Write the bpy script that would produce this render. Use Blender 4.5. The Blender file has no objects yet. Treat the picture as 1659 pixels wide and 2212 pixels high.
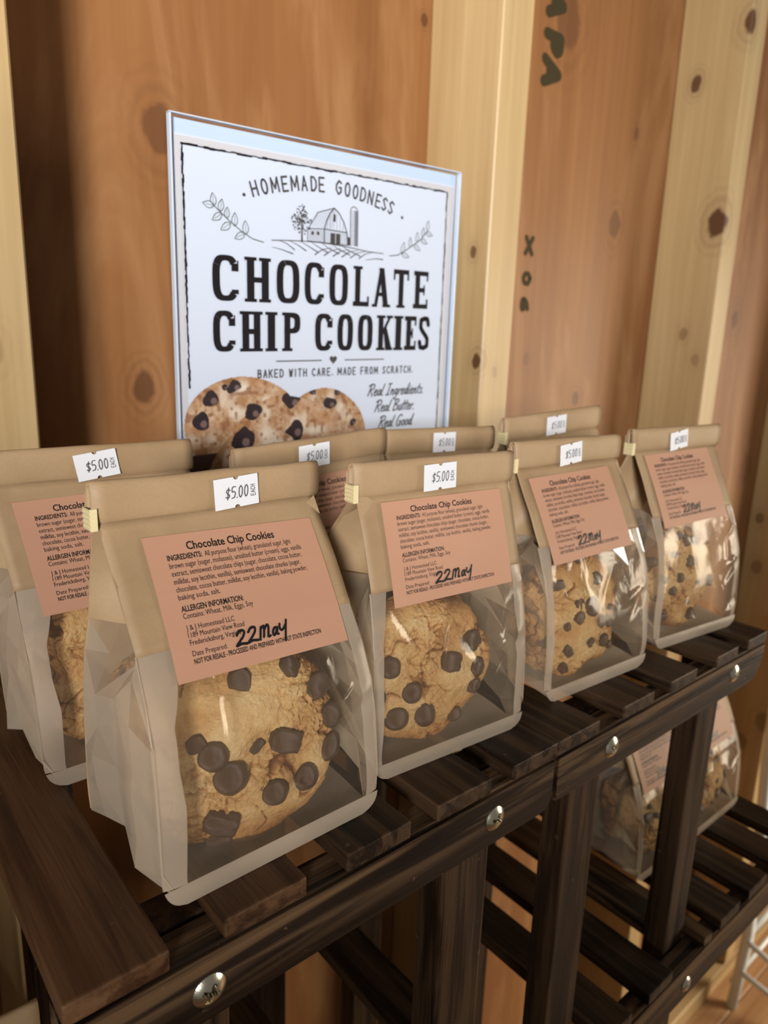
import bpy, bmesh, math, random
import numpy as np
from mathutils import Vector, Matrix, noise as mn

# ------------------------------------------------------------------ camera, world, lights, exposure
sc = bpy.context.scene
COL = sc.collection
EYE = Vector((0.0, 0.0, 1.226))
YAW, PITCH, ROLL = math.radians(40.349), math.radians(13.219), math.radians(-1.954)
cy, sy, cp, sp = math.cos(YAW), math.sin(YAW), math.cos(PITCH), math.sin(PITCH)
fwd = Vector((cp*sy, cp*cy, -sp)); rt = Vector((cy, -sy, 0)); dn = fwd.cross(rt)
r2 = math.cos(ROLL)*rt + math.sin(ROLL)*dn; d2 = -math.sin(ROLL)*rt + math.cos(ROLL)*dn
cd = bpy.data.cameras.new('camera'); cam = bpy.data.objects.new('camera', cd); COL.objects.link(cam)
M = Matrix.Identity(4)
for i in range(3):
    M[i][0], M[i][1], M[i][2], M[i][3] = r2[i], -d2[i], -fwd[i], EYE[i]
cam.matrix_world = M
cd.sensor_fit = 'VERTICAL'; cd.sensor_height = 36; cd.sensor_width = 27; cd.lens = 36*1533.9/2212
cd.clip_start = 0.01
cd.dof.use_dof = True; cd.dof.focus_distance = 0.27; cd.dof.aperture_fstop = 13
sc.camera = cam

W = bpy.data.worlds.new('room_light'); sc.world = W; W.use_nodes = True
W.node_tree.nodes['Background'].inputs[0].default_value = (1.0, 0.90, 0.78, 1)
W.node_tree.nodes['Background'].inputs[1].default_value = 0.23

def area(name, loc, target, size, power, color, sy_=None):
    l = bpy.data.lights.new(name, 'AREA'); l.energy = power; l.color = color; l.size = size
    if sy_: l.shape = 'RECTANGLE'; l.size_y = sy_
    o = bpy.data.objects.new(name, l); COL.objects.link(o); o.location = loc
    o.rotation_euler = (Vector(target)-Vector(loc)).to_track_quat('-Z', 'Y').to_euler()
    return o
wl = area('window_daylight', (-1.02, -1.10, 1.50), (0.42, 0.50, 1.56), 0.32, 8.8, (1.0, 0.96, 0.92), 0.5); wl.data.spread = math.radians(41)
cl = area('added_fill_right', (2.45, -1.0, 1.05), (1.15, 0.48, 0.40), 0.8, 24, (1.0, 0.85, 0.64), 1.0); cl.data.spread = math.radians(80)  # fill lamp added to brighten the lower right wall; no known source there

sc.view_settings.view_transform = 'Standard'; sc.view_settings.look = 'None'
sc.view_settings.gamma = 1; sc.view_settings.use_curve_mapping = False
sc.view_settings.exposure = -0.80
sc.cycles.transparent_max_bounces = 24
sc.cycles.max_bounces = 10

U = 0.18                      # metres per shelf unit
K = 1.0909                    # bag drawing units to metres
def P(x, y, z): return Vector((x*U, y*U, EYE.z+z*U))

# ------------------------------------------------------------------ helpers
def link(name, me, mat=None, parent=None, loc=None):
    o = bpy.data.objects.new(name, me); COL.objects.link(o)
    if mat is not None:
        if len(me.materials) == 0: me.materials.append(mat)
    if parent is not None: o.parent = parent
    if loc is not None: o.location = loc
    return o
def tag(o, label, cat, group=None):
    o['label'] = label; o['category'] = cat
    if group: o['group'] = group
    return o
def empty(name, loc, rz=0, label=None, cat=None, group=None):
    o = bpy.data.objects.new(name, None); COL.objects.link(o); o.location = loc; o.rotation_euler = (0, 0, rz)
    o.empty_display_size = 0.02
    if label: tag(o, label, cat, group)
    return o
def mesh(name, v, f, smooth=False):
    me = bpy.data.meshes.new(name); me.from_pydata([tuple(p) for p in v], [], f); me.update()
    if smooth: me.polygons.foreach_set('use_smooth', [True]*len(me.polygons))
    return me
def box(x0, x1, y0, y1, z0, z1, bev=0.0, seg=1, name='m'):
    bm = bmesh.new(); bmesh.ops.create_cube(bm, size=1)
    for v in bm.verts:
        v.co = ((x0+x1)/2+v.co.x*(x1-x0), (y0+y1)/2+v.co.y*(y1-y0), (z0+z1)/2+v.co.z*(z1-z0))
    if bev: bmesh.ops.bevel(bm, geom=bm.edges[:], offset=bev, segments=seg, affect='EDGES', profile=0.6)
    me = bpy.data.meshes.new(name); bm.to_mesh(me); bm.free()
    return me
def prism(poly, y0, y1, bev=0.0, axis='Y'):
    """extrude an XZ polygon along Y (axis Y) or an XY polygon along Z"""
    bm = bmesh.new(); n = len(poly)
    mk = (lambda a, b, t: (a, t, b)) if axis == 'Y' else (lambda a, b, t: (a, b, t))
    A = [bm.verts.new(mk(a, b, y0)) for a, b in poly]; B = [bm.verts.new(mk(a, b, y1)) for a, b in poly]
    bm.faces.new(A); bm.faces.new(B[::-1])
    for i in range(n): bm.faces.new((A[i], B[i], B[(i+1) % n], A[(i+1) % n]))
    bmesh.ops.recalc_face_normals(bm, faces=bm.faces[:])
    if bev: bmesh.ops.bevel(bm, geom=[e for e in bm.edges if e.calc_face_angle(0) > 0.5], offset=bev, segments=2, affect='EDGES')
    me = bpy.data.meshes.new('m'); bm.to_mesh(me); bm.free(); return me
def tube(pts, r, n=10):
    v = []; f = []
    pts = [Vector(p) for p in pts]
    for i, p in enumerate(pts):
        d = (pts[min(i+1, len(pts)-1)]-pts[max(i-1, 0)]).normalized()
        a = d.orthogonal().normalized() if i == 0 else (a-d*a.dot(d)).normalized()
        b = d.cross(a)
        for k in range(n):
            t = 2*math.pi*k/n; v.append(p+r*(math.cos(t)*a+math.sin(t)*b))
    for i in range(len(pts)-1):
        for k in range(n): f.append((i*n+k, i*n+(k+1) % n, (i+1)*n+(k+1) % n, (i+1)*n+k))
    f.append(tuple(range(n))[::-1]); f.append(tuple(range((len(pts)-1)*n, len(pts)*n)))
    return mesh('tube', v, f, True)

# ------------------------------------------------------------------ materials
class NT:
    def __init__(s, name):
        s.m = bpy.data.materials.new(name); s.m.use_nodes = True; s.t = s.m.node_tree; s.t.nodes.clear()
        s.out = s.n('ShaderNodeOutputMaterial')
    def n(s, typ, **kw):
        nd = s.t.nodes.new(typ)
        for k, v in kw.items(): setattr(nd, k, v)
        return nd
    def l(s, a, b): s.t.links.new(a, b)
    def val(s, sock, v):
        if hasattr(v, 'node'): s.l(v, sock)
        else: sock.default_value = v
    def math(s, op, a, b=0.0, c=None, clamp=False):
        nd = s.n('ShaderNodeMath', operation=op, use_clamp=clamp); s.val(nd.inputs[0], a); s.val(nd.inputs[1], b)
        if c is not None: s.val(nd.inputs[2], c)
        return nd.outputs[0]
    def vm(s, op, a, b):
        nd = s.n('ShaderNodeVectorMath', operation=op); s.val(nd.inputs[0], a); s.val(nd.inputs[1], b)
        return nd.outputs['Value'] if op in ('LENGTH', 'DISTANCE') else nd.outputs[0]
    def noise(s, vec, scale, detail=4, rough=0.55, dist=0.0):
        nd = s.n('ShaderNodeTexNoise'); s.l(vec, nd.inputs['Vector'])
        nd.inputs['Scale'].default_value = scale; nd.inputs['Detail'].default_value = detail
        nd.inputs['Roughness'].default_value = rough; nd.inputs['Distortion'].default_value = dist
        return nd.outputs[0]
    def ramp(s, fac, stops):
        nd = s.n('ShaderNodeValToRGB'); s.l(fac, nd.inputs[0]); e = nd.color_ramp.elements
        e[0].position, e[0].color = stops[0][0], (*stops[0][1], 1); e[1].position, e[1].color = stops[-1][0], (*stops[-1][1], 1)
        for p, c in stops[1:-1]: x = e.new(p); x.color = (*c, 1)
        return nd.outputs[0]
    def mix(s, fac, a, b, blend='MIX'):
        nd = s.n('ShaderNodeMix', data_type='RGBA', blend_type=blend)
        s.val(nd.inputs[0], fac); s.val(nd.inputs[6], a); s.val(nd.inputs[7], b); return nd.outputs[2]
    def mrange(s, v, a, b, c=0.0, d=1.0):
        nd = s.n('ShaderNodeMapRange', interpolation_type='SMOOTHSTEP'); s.l(v, nd.inputs[0])
        for i, x in enumerate((a, b, c, d)): nd.inputs[i+1].default_value = x
        return nd.outputs[0]
    def bump(s, h, strength, dist=0.001):
        nd = s.n('ShaderNodeBump'); nd.inputs['Strength'].default_value = strength; nd.inputs['Distance'].default_value = dist
        s.l(h, nd.inputs['Height']); return nd.outputs[0]
    def bsdf(s, col, rough=0.6, spec=0.4, normal=None, metal=0.0, **kw):
        b = s.n('ShaderNodeBsdfPrincipled'); s.val(b.inputs['Base Color'], col); s.val(b.inputs['Roughness'], rough)
        b.inputs['Specular IOR Level'].default_value = spec; b.inputs['Metallic'].default_value = metal
        if normal is not None: s.l(normal, b.inputs['Normal'])
        for k, v in kw.items(): s.val(b.inputs[k.replace('_', ' ')], v)
        s.l(b.outputs[0], s.out.inputs[0]); return b
    def coords(s, scale=(1, 1, 1), rand=True):
        tc = s.n('ShaderNodeTexCoord').outputs['Object']
        v = s.vm('MULTIPLY', tc, scale)
        if rand:
            oi = s.n('ShaderNodeObjectInfo').outputs['Random']
            cx = s.n('ShaderNodeCombineXYZ'); r = s.math('MULTIPLY', oi, 37.0)
            for i in range(3): s.l(r, cx.inputs[i])
            v = s.vm('ADD', v, cx.outputs[0])
        return v
c4 = lambda c: (*c, 1)

def plain(name, col, rough=0.6, spec=0.4, metal=0.0, var=0.0):
    t = NT(name)
    if var:
        v = t.coords((1, 1, 1)); n = t.noise(v, 60, 4)
        c = t.mix(t.math('MULTIPLY', n, var), c4(col), c4([x*0.5 for x in col]))
    else: c = c4(col)
    t.bsdf(c, rough, spec, metal=metal); return t.m

def pine(name, light, dark, axis=2, knots=(), grain=1.0, rough=0.5, blotch=None, rand=True, spec=0.35, ringk=1.0):
    """axis: direction of the grain. knots: (x,y,z,r, depth 0..1) in object space"""
    t = NT(name)
    raw = t.n('ShaderNodeTexCoord').outputs['Object']
    km = None; rings = None
    for (x, y, z, r, dep) in knots:
        d = t.vm('SUBTRACT', raw, (x, y, z))
        scl = [1, 1, 1]; scl[axis] = 0.72
        L = t.vm('LENGTH', t.vm('MULTIPLY', d, tuple(scl)), (0, 0, 0))
        L2 = t.math('ADD', L, t.math('MULTIPLY', t.math('SUBTRACT', t.noise(raw, 90, 3), 0.5), r*0.8))
        m = t.math('MULTIPLY', t.mrange(L2, r*0.75, r*1.15, 1.0, 0.0), dep)
        halo = t.math('MULTIPLY', t.mrange(L, r*1.0, r*2.8, 1.0, 0.0), 0.20*dep)
        rg = t.math('MULTIPLY', t.math('SINE', t.math('MULTIPLY', L2, 9.0/r)), t.mrange(L, r*0.8, r*4.0, 0.10*dep*ringk, 0.0))
        m = t.math('MAXIMUM', m, t.math('ADD', halo, rg))
        km = m if km is None else t.math('MAXIMUM', km, m)
    s1 = [46*grain]*3; s1[axis] = 1.6*grain
    s2 = [9*grain]*3; s2[axis] = 0.9*grain
    s3 = [300*grain]*3; s3[axis] = 9*grain
    v1 = t.coords(tuple(s1), rand); v2 = t.coords(tuple(s2), rand); v3 = t.coords(tuple(s3), rand)
    n1 = t.noise(v1, 1, 5, 0.6, 0.6); n2 = t.noise(v2, 1, 3, 0.5, 1.2); n3 = t.noise(v3, 1, 2, 0.5)
    f = t.math('ADD', t.math('MULTIPLY', n1, 0.45), t.math('ADD', t.math('MULTIPLY', n2, 0.4), t.math('MULTIPLY', n3, 0.15)))
    col = t.ramp(f, [(0.34, dark), (0.5, [0.5*(a+b) for a, b in zip(light, dark)]), (0.62, light)])
    if blotch: 
        nb = t.noise(t.coords((9, 9, 1.6), rand), 1, 5, 0.6, 1.8)
        col = t.mix(t.mrange(nb, 0.45, 0.7, 0.0, 0.75), col, c4(blotch))
    if km is not None:
        km = t.math('MINIMUM', t.math('MAXIMUM', km, 0.0), 1.0)
        col = t.mix(km, col, c4((0.075, 0.028, 0.012)))
    t.bsdf(col, rough, spec, t.bump(t.math('ADD', n1, t.math('MULTIPLY', n3, .6)), 0.25, 0.0006)); return t.m

def stain(name, axis, lo=(0.0042, 0.0022, 0.0013), mid=(0.0135, 0.0066, 0.0034), hi=(0.040, 0.0185, 0.0078)):
    t = NT(name)
    s1 = [130]*3; s1[axis] = 6; s2 = [28]*3; s2[axis] = 5; s3 = [900]*3; s3[axis] = 30
    n1 = t.noise(t.coords(tuple(s1)), 1, 4, 0.6, 0.7); n2 = t.noise(t.coords(tuple(s2)), 1, 3, 0.55, 1.0); n3 = t.noise(t.coords(tuple(s3)), 1, 2)
    f = t.math('ADD', t.math('MULTIPLY', n1, 0.38), t.math('ADD', t.math('MULTIPLY', n2, 0.46), t.math('MULTIPLY', n3, 0.16)))
    oi = t.n('ShaderNodeObjectInfo').outputs['Random']
    f = t.math('ADD', f, t.math('MULTIPLY', t.math('SUBTRACT', oi, 0.5), 0.10))
    col = t.ramp(f, [(0.36, lo), (0.5, mid), (0.60, [0.5*(a+b) for a, b in zip(mid, hi)]), (0.72, hi)])
    sp = t.mrange(t.noise(t.coords((220, 220, 220)), 1, 2), 0.70, 0.78, 0.0, 0.55)
    col = t.mix(sp, col, c4((0.13, 0.08, 0.045)))
    geo = t.n('ShaderNodeNewGeometry').outputs['Pointiness']
    edge = t.math('MULTIPLY', t.mrange(geo, 0.53, 0.62), t.mrange(n1, 0.4, 0.6))
    col = t.mix(t.math('MULTIPLY', edge, 0.6), col, c4((0.17, 0.10, 0.05)))
    t.bsdf(col, t.mrange(n2, 0.3, 0.7, 0.40, 0.62), 0.26, t.bump(t.math('ADD', n1, n3), 0.45, 0.0005)); return t.m

M_ST = {0: stain('dark_stain_x', 0), 1: stain('dark_stain_y', 1), 2: stain('dark_stain_z', 2)}
M_STR = stain('dark_stain_reddish', 1, (0.014, 0.006, 0.003), (0.05, 0.021, 0.009), (0.13, 0.06, 0.026))

def kraft_mat():
    t = NT('kraft_paper')
    v = t.coords((1, 1, 1)); n = t.noise(v, 28, 4, 0.6); n2 = t.noise(v, 900, 3, 0.6); n3 = t.noise(v, 7, 2)
    col = t.ramp(t.math('ADD', t.math('MULTIPLY', n, 0.5), t.math('MULTIPLY', n3, 0.5)), [(0.38, (0.335, 0.222, 0.120)), (0.5, (0.395, 0.272, 0.153)), (0.66, (0.45, 0.32, 0.188))])
    col = t.mix(t.mrange(n2, 0.35, 0.7, 0.0, 0.22), col, c4((0.34, 0.22, 0.12)))
    nb = t.bump(t.math('ADD', t.math('MULTIPLY', n2, 0.25), t.math('MULTIPLY', n, 2.0)), 0.5, 0.0005)
    d = t.n('ShaderNodeBsdfPrincipled'); t.l(col, d.inputs['Base Color']); d.inputs['Roughness'].default_value = 0.55
    d.inputs['Specular IOR Level'].default_value = 0.35; t.l(nb, d.inputs['Normal'])
    tr = t.n('ShaderNodeBsdfTranslucent'); t.l(t.mix(0.3, col, c4((0.5, 0.3, 0.12))), tr.inputs[0])
    m = t.n('ShaderNodeMixShader'); m.inputs[0].default_value = 0.14; t.l(d.outputs[0], m.inputs[1]); t.l(tr.outputs[0], m.inputs[2])
    t.l(m.outputs[0], t.out.inputs[0]); return t.m
M_KRAFT = kraft_mat()

def film(name, haze, col=(0.72, 0.66, 0.58), rough=0.22, gl=0.07, bump=0.5, tint=(0.97, 0.95, 0.92), graze=0.0):
    t = NT(name)
    v = t.coords((1, 1, 1)); n = t.noise(v, 45, 3, 0.5, 1.0); n2 = t.noise(v, 14, 2, 0.5, 0.6)
    nb = t.bump(t.math('ADD', n, n2), bump, 0.0012)
    trp = t.n('ShaderNodeBsdfTransparent'); trp.inputs[0].default_value = c4(tint)
    d = t.n('ShaderNodeBsdfDiffuse'); d.inputs[0].default_value = c4(col); t.l(nb, d.inputs['Normal'])
    tl = t.n('ShaderNodeBsdfTranslucent'); tl.inputs[0].default_value = c4(col); t.l(nb, tl.inputs['Normal'])
    dm = t.n('ShaderNodeMixShader'); dm.inputs[0].default_value = 0.45; t.l(d.outputs[0], dm.inputs[1]); t.l(tl.outputs[0], dm.inputs[2])
    hz = t.math('MULTIPLY', t.mrange(n2, 0.3, 0.7, 0.75, 1.25), haze, clamp=True)
    if graze:      # extra haze at grazing angles, painted in for the bright room's reflection
        lw = t.n('ShaderNodeLayerWeight'); lw.inputs[0].default_value = 0.5
        hz = t.math('ADD', hz, t.mrange(lw.outputs['Facing'], 0.25, 0.62, 0.0, graze), clamp=True)
    m = t.n('ShaderNodeMixShader'); t.l(hz, m.inputs[0]); t.l(trp.outputs[0], m.inputs[1]); t.l(dm.outputs[0], m.inputs[2])
    g = t.n('ShaderNodeBsdfGlossy'); g.inputs['Roughness'].default_value = rough; t.l(nb, g.inputs['Normal'])
    fr = t.n('ShaderNodeLayerWeight'); fr.inputs[0].default_value = 0.25; t.l(nb, fr.inputs['Normal'])
    gf = t.math('ADD', t.math('MULTIPLY', fr.outputs['Fresnel'], 0.25), gl, clamp=True)
    m2 = t.n('ShaderNodeMixShader'); t.l(gf, m2.inputs[0]); t.l(m.outputs[0], m2.inputs[1]); t.l(g.outputs[0], m2.inputs[2])
    t.l(m2.outputs[0], t.out.inputs[0]); return t.m
M_WIN = film('clear_window_film', 0.070, col=(0.70, 0.58, 0.44), rough=0.15, gl=0.035)
M_SIDE = film('side_film', 0.20, col=(0.86, 0.74, 0.58), rough=0.22, gl=0.05, bump=0.25, graze=0.62)
M_SEAL = film('frosted_seal_film', 0.72, col=(0.62, 0.52, 0.41), rough=0.3, gl=0.04, bump=0.25)

def label_mat():
    t = NT('orange_label_paper'); v = t.coords((1, 1, 1)); n = t.noise(v, 20, 3)
    col = t.mix(t.mrange(n, 0.3, 0.7, 0, 0.35), c4((0.46, 0.250, 0.165)), c4((0.40, 0.212, 0.135)))
    t.bsdf(col, 0.55, 0.3); return t.m
M_LABEL = label_mat()
M_INK = plain('black_ink', (0.012, 0.010, 0.010), 0.5, 0.3)
M_MARK = plain('marker_ink', (0.006, 0.006, 0.008), 0.4, 0.4)
M_TAG = plain('white_tag_paper', (0.66, 0.68, 0.73), 0.5, 0.3)
M_TAGINK = plain('grey_tag_ink', (0.07, 0.07, 0.08), 0.6, 0.2)
M_TIE = plain('cream_tin_tie', (0.66, 0.57, 0.33), 0.6, 0.3, var=0.15)

def cookie_mat():
    t = NT('cookie_dough')
    at = t.n('ShaderNodeAttribute', attribute_name='bake').outputs['Fac']
    v = t.coords((1, 1, 1)); n = t.noise(v, 420, 5, 0.65); n2 = t.noise(v, 75, 4, 0.6, 0.5); n3 = t.noise(v, 1400, 2)
    f = t.math('ADD', at, t.math('MULTIPLY', t.math('SUBTRACT', n2, 0.5), 0.8))
    col = t.ramp(f, [(0.12, (0.11, 0.038, 0.012)), (0.32, (0.31, 0.145, 0.048)), (0.50, (0.47, 0.265, 0.100)), (0.70, (0.57, 0.375, 0.165)), (0.95, (0.66, 0.51, 0.29))])
    col = t.mix(t.mrange(n, 0.5, 0.75, 0.0, 0.35), col, c4((0.30, 0.14, 0.05)))
    t.bsdf(col, 0.75, 0.25, t.bump(t.math('ADD', t.math('MULTIPLY', n2, 2.0), t.math('ADD', n, t.math('MULTIPLY', n3, 0.3))), 1.0, 0.0011),
           Subsurface_Weight=0.0); return t.m
M_COOKIE = cookie_mat()
def chip_mat():
    t = NT('dark_chocolate'); v = t.coords((1, 1, 1)); n = t.noise(v, 260, 4, 0.6, 0.6); n2 = t.noise(v, 90, 3)
    col = t.mix(t.mrange(t.math('MULTIPLY', n, n2), 0.25, 0.36, 0, 0.85), c4((0.058, 0.026, 0.012)), c4((0.22, 0.135, 0.085)))
    t.bsdf(col, t.mrange(n2, 0.3, 0.7, 0.22, 0.45), 0.7, t.bump(n, 0.5, 0.0007)); return t.m
M_CHIP = chip_mat()
M_STEEL = plain('zinc_screw', (0.78, 0.74, 0.62), 0.24, 0.6, metal=1.0)
M_STEELD = plain('screw_recess', (0.10, 0.08, 0.05), 0.4, 0.5, metal=1.0)
M_WHITEM = plain('white_painted_metal', (0.80, 0.88, 0.92), 0.4, 0.5)

# ------------------------------------------------------------------ setting: wall with studs, floor
Yw, SD = 0.525, 0.085
root = empty('wall_back', (0, 0, 0)); root['kind'] = 'structure'
stud_x = [-0.705, -0.297, 0.0735, 0.482, 0.897, 1.31, 1.716, 2.12, 2.53]
SW = 0.038
PL, PD = (0.285, 0.130, 0.045), (0.175, 0.068, 0.021)
SL, SDk = (0.485, 0.352, 0.18), (0.34, 0.222, 0.098)
E_ = EYE.z
ply_knots = {
 2: [(0.2262, Yw, E_+0.1428, 0.0125, 0.62), (0.2079, Yw, E_-0.0366, 0.0085, 0.75), (0.4733, Yw, E_+0.279, 0.004, .8), (0.33, Yw, E_+0.09, 0.012, 0.3)],
 3: [(0.675, Yw, E_+0.335, 0.020, 0.55), (0.7955, Yw, E_+0.1507, 0.012, 0.6), (0.8218, Yw, E_+0.2553, 0.006, 0.5), (0.7488, Yw, E_-0.0557, 0.007, 0.7), (0.648, Yw, E_-0.01, 0.006, 0.4)],
 4: [(1.1432, Yw, E_+0.0566, 0.011, 0.8), (1.265, Yw, E_-0.187, 0.022, 0.35)],
}
stud_knots = {
 2: [(0.09, Yw-SD, E_-0.01, 0.007, 0.3), (0.078, Yw-SD, E_+0.10, 0.004, .5)],
 3: [(0.482, 0.4135, E_+0.136, 0.0062, 0.85), (0.482, 0.4583, E_+0.082, 0.0042, 0.8), (0.482, 0.4465, E_-0.011, 0.0055, 0.9), (0.50, Yw-SD, E_-0.02, 0.004, .3)],
 4: [(0.897, 0.4392, E_+0.3725, 0.010, 0.9), (0.897, 0.4983, E_+0.3211, 0.007, 0.9), (0.897, 0.4501, E_+0.1577, 0.0125, 0.95), (0.897, 0.475, E_+0.026, 0.006, 0.45), (0.897, 0.455, E_-0.006, 0.006, .35)],
 5: [(1.31, 0.508, E_-0.279, 0.008, 0.6), (1.31, 0.5008, E_-0.367, 0.010, 0.5), (1.31, 0.4786, E_-0.705, 0.012, 0.5), (1.31, 0.4446, E_-0.651, 0.016, 0.5)],
}
for i, x in enumerate(stud_x):
    m = pine('stud_pine', SL, SDk, 2, stud_knots.get(i, ()), 0.8, 0.42, rand=True)
    o = link('stud', box(x, x+SW, Yw-SD, Yw, 0.04, 2.5, 0.0012, 1), m, root)
    if i+1 < len(stud_x):
        m = pine('plywood_face', PL, PD, 2, ply_knots.get(i, ()), 0.45, 0.5, blotch=(0.345, 0.18, 0.078), ringk=1.6)
        link('plywood_panel', box(x+0.001, stud_x[i+1]-0.001+SW, Yw, Yw+0.011, 0.0, 2.5), m, root)
link('bottom_plate', box(-0.705, 2.57, Yw-SD, Yw, 0.0, 0.039, 0.0015), pine('plate_pine', SL, SDk, 0, (), 0.8), root)

# floor planks
fl = empty('floor', (0, 0, 0)); fl['kind'] = 'structure'
M_FLOOR = pine('floor_plank_wood', (0.46, 0.27, 0.135), (0.27, 0.135, 0.06), 0, (), 1.4, 0.4)
pm = {}
random.seed(4)
for r in range(11):
    y0 = Yw-0.002-0.125*(r+1); x0 = -0.9-0.35*(r % 3)
    while x0 < 2.9:
        L_ = 0.9
        key = 'p'
        if key not in pm: pm[key] = box(0.0008, L_-0.0008, 0.0008, 0.1242, -0.012, 0.0, 0.0012)
        link('floor_plank', pm[key], M_FLOOR, fl, (x0, y0, 0)); x0 += L_
link('subfloor', box(-1.5, 3.4, -1.0, Yw+0.011, -0.03, -0.013), M_FLOOR, fl)

# ------------------------------------------------------------------ slatted racks
def bolt_mesh(r=0.0058):
    v = []; f = []; nr, na = 12, 40
    def h(rr, a):
        z = 0.34*r*(1-(rr)**2.6)
        x, y = rr*math.cos(a), rr*math.sin(a)
        arm = 0
        if (abs(x) < 0.13 and abs(y) < 0.55) or (abs(y) < 0.13 and abs(x) < 0.55): arm = 1
        return z-arm*0.30*r
    v.append((0, -h(0, 0), 0))
    for i in range(1, nr+1):
        for k in range(na):
            a = 2*math.pi*k/na; rr = i/nr; v.append((r*rr*math.cos(a), -h(rr, a)-0.0003, r*rr*math.sin(a)))
    for k in range(na):
        v.append((r*math.cos(2*math.pi*k/na), 0.0003, r*math.sin(2*math.pi*k/na)))
    for k in range(na): f.append((0, 1+(k+1) % na, 1+k))
    for i in range(nr):
        for k in range(na):
            a = 1+i*na+k; b = 1+i*na+(k+1) % na; f.append((a, b, b+na, a+na))
    me = mesh('bolt', v, f, False); me.materials.append(M_STEEL); me.materials.append(M_STEELD)
    for p in me.polygons:
        c = p.center; x, y = c.x/r, c.z/r
        if (abs(x) < 0.12 and abs(y) < 0.52) or (abs(y) < 0.12 and abs(x) < 0.52): p.material_index = 1
    return me
BOLT = bolt_mesh()

def rail_poly(x0, x1, z0, z1, r0, r1):
    p = [(x0, z1), (x0, z0+r0)] if r0 else [(x0, z1), (x0, z0)]
    if r0: p += [(x0+r0-r0*math.cos(t), z0+r0-r0*math.sin(t)) for t in [math.pi/2*k/5 for k in range(1, 6)]]
    if r1: p += [(x1-r1+r1*math.sin(t), z0+r1-r1*math.cos(t)) for t in [math.pi/2*k/5 for k in range(0, 6)]]
    else: p.append((x1, z0))
    p.append((x1, z1)); return p
def abs_mesh(me):      # move shelf-unit mesh to metres about its own origin
    me.transform(Matrix.Scale(U, 4)); return me
slat_cache = {}
def slat(parent, x0, w, y0, y1, ztop, mat=None, t=0.043):
    me = box(0, w*U, 0, (y1-y0)*U, -t*U, 0, 0.0009, 2)
    o = link('slat', me, mat or M_ST[1], parent); o.location = P(x0, y0, ztop)-parent.location; return o
def rail(parent, x0, x1, y0, y1, z0, z1, r0=0.0, r1=0.0, mat=None):
    me = prism([(a*U, b*U) for a, b in rail_poly(0, x1-x0, 0, z1-z0, r0, r1)], 0, (y1-y0)*U, 0.0016)
    o = link('rail', me, mat or M_ST[0], parent); o.location = P(x0, y0, z0)-parent.location; return o
def leg(parent, x0, x1, y0, y1, z0, z1):
    me = box(0, (x1-x0)*U, 0, (y1-y0)*U, 0, (z1-z0)*U, 0.0014, 2)
    o = link('leg', me, M_ST[2], parent); o.location = P(x0, y0, z0)-parent.location; return o
def bolt(parent, x, z, y=0.971):
    o = link('bolt', BOLT, M_STEEL, parent); o.location = P(x, y, z)-parent.location
    o.rotation_euler = (0, random.uniform(0.2, 1.2), 0); return o
ZF = -EYE.z/U
rackL = empty('slatted_rack', P(0.85, 1.6, ZF), 0, 'dark-stained slatted wooden rack at the left, its first slats in the near corner', 'rack', 'dark slatted racks')
rackR = empty('slatted_rack', P(2.1, 1.6, ZF), 0, 'dark-stained slatted wooden rack at the right with a lower shelf holding two bags', 'rack', 'dark slatted racks')
YB = 2.25
for i, (x, w) in enumerate([(0.213, 0.173), (0.4876, 0.175), (0.7605, 0.173), (1.0144, 0.180), (1.2745, 0.1785)]):
    slat(rackL, x, w, 0.971, YB, -1.0, M_STR if i < 2 else None)
for x, w in [(1.4565, 0.19), (1.767, 0.17), (2.037, 0.168), (2.345, 0.16), (2.585, 0.16)]:
    slat(rackR, x, w, 0.971, YB, -1.0)
for y0, y1 in ((0.971, 1.058), (2.163, 2.25)):
    rail(rackL, 0.213, 1.4535, y0, y1, -1.2, -1.0435, 0.05, 0.05)
    rail(rackR, 1.4565, 2.747, y0, y1, -1.19, -1.0435, 0.03, 0.11)
for x0, x1, rk in ((0.375, 0.54, rackL), (1.14, 1.31, rackL), (1.67, 1.83, rackR), (2.46, 2.62, rackR)):
    leg(rk, x0, x1, 1.0595, 1.152, ZF, -1.0445)
    leg(rk, x0, x1, 2.068, 2.161, ZF, -1.0445)
bolt(rackL, 0.455, -1.128); bolt(rackL, 1.215, -1.121); bolt(rackR, 1.722, -1.113); bolt(rackR, 2.50, -1.105)
bolt(rackL, 1.22, -1.36, 2.0675)
# lower shelf of the right rack
zt = -2.32
for x, w in [(0.0, 0.0)]: pass
xs = [(1.37, 0.175), (1.92, 0.165), (2.20, 0.172), (2.77, 0.180), (3.040, 0.185), (3.310, 0.178), (3.565, 0.165)]
for x, w in xs:
    slat(rackR, x, w, 0.971, YB, zt, t=0.048)
# the slat notched round the front leg
me = prism([(a*U, b*U) for a, b in [(0.135, 0), (0.208, 0), (0.208, 1.28), (0.0, 1.28), (0.0, 0.19), (0.135, 0.19)]], -0.048*U, 0, 0.0008, 'Z')
o = link('slat', me, M_ST[1], rackR); o.location = P(2.487, 0.971, zt)-rackR.location
for y0, y1 in ((0.971, 1.058), (2.163, 2.25)):
    rail(rackR, 1.25, 3.76, y0, y1, -2.545, zt-0.0485, 0.05, 0.11)
bolt(rackR, 2.507, -2.468)
# lower shelf of the left rack
for x, w in [(-0.52, 0.17), (-0.23, 0.175), (0.05, 0.17), (0.60, 0.17), (0.875, 0.175)]:
    slat(rackL, x, w, 0.971, YB, zt, t=0.048)
for y0, y1 in ((0.971, 1.058), (2.163, 2.25)):
    rail(rackL, -0.55, 1.12, y0, y1, -2.54, zt-0.0485, 0.05, 0.05)

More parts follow.
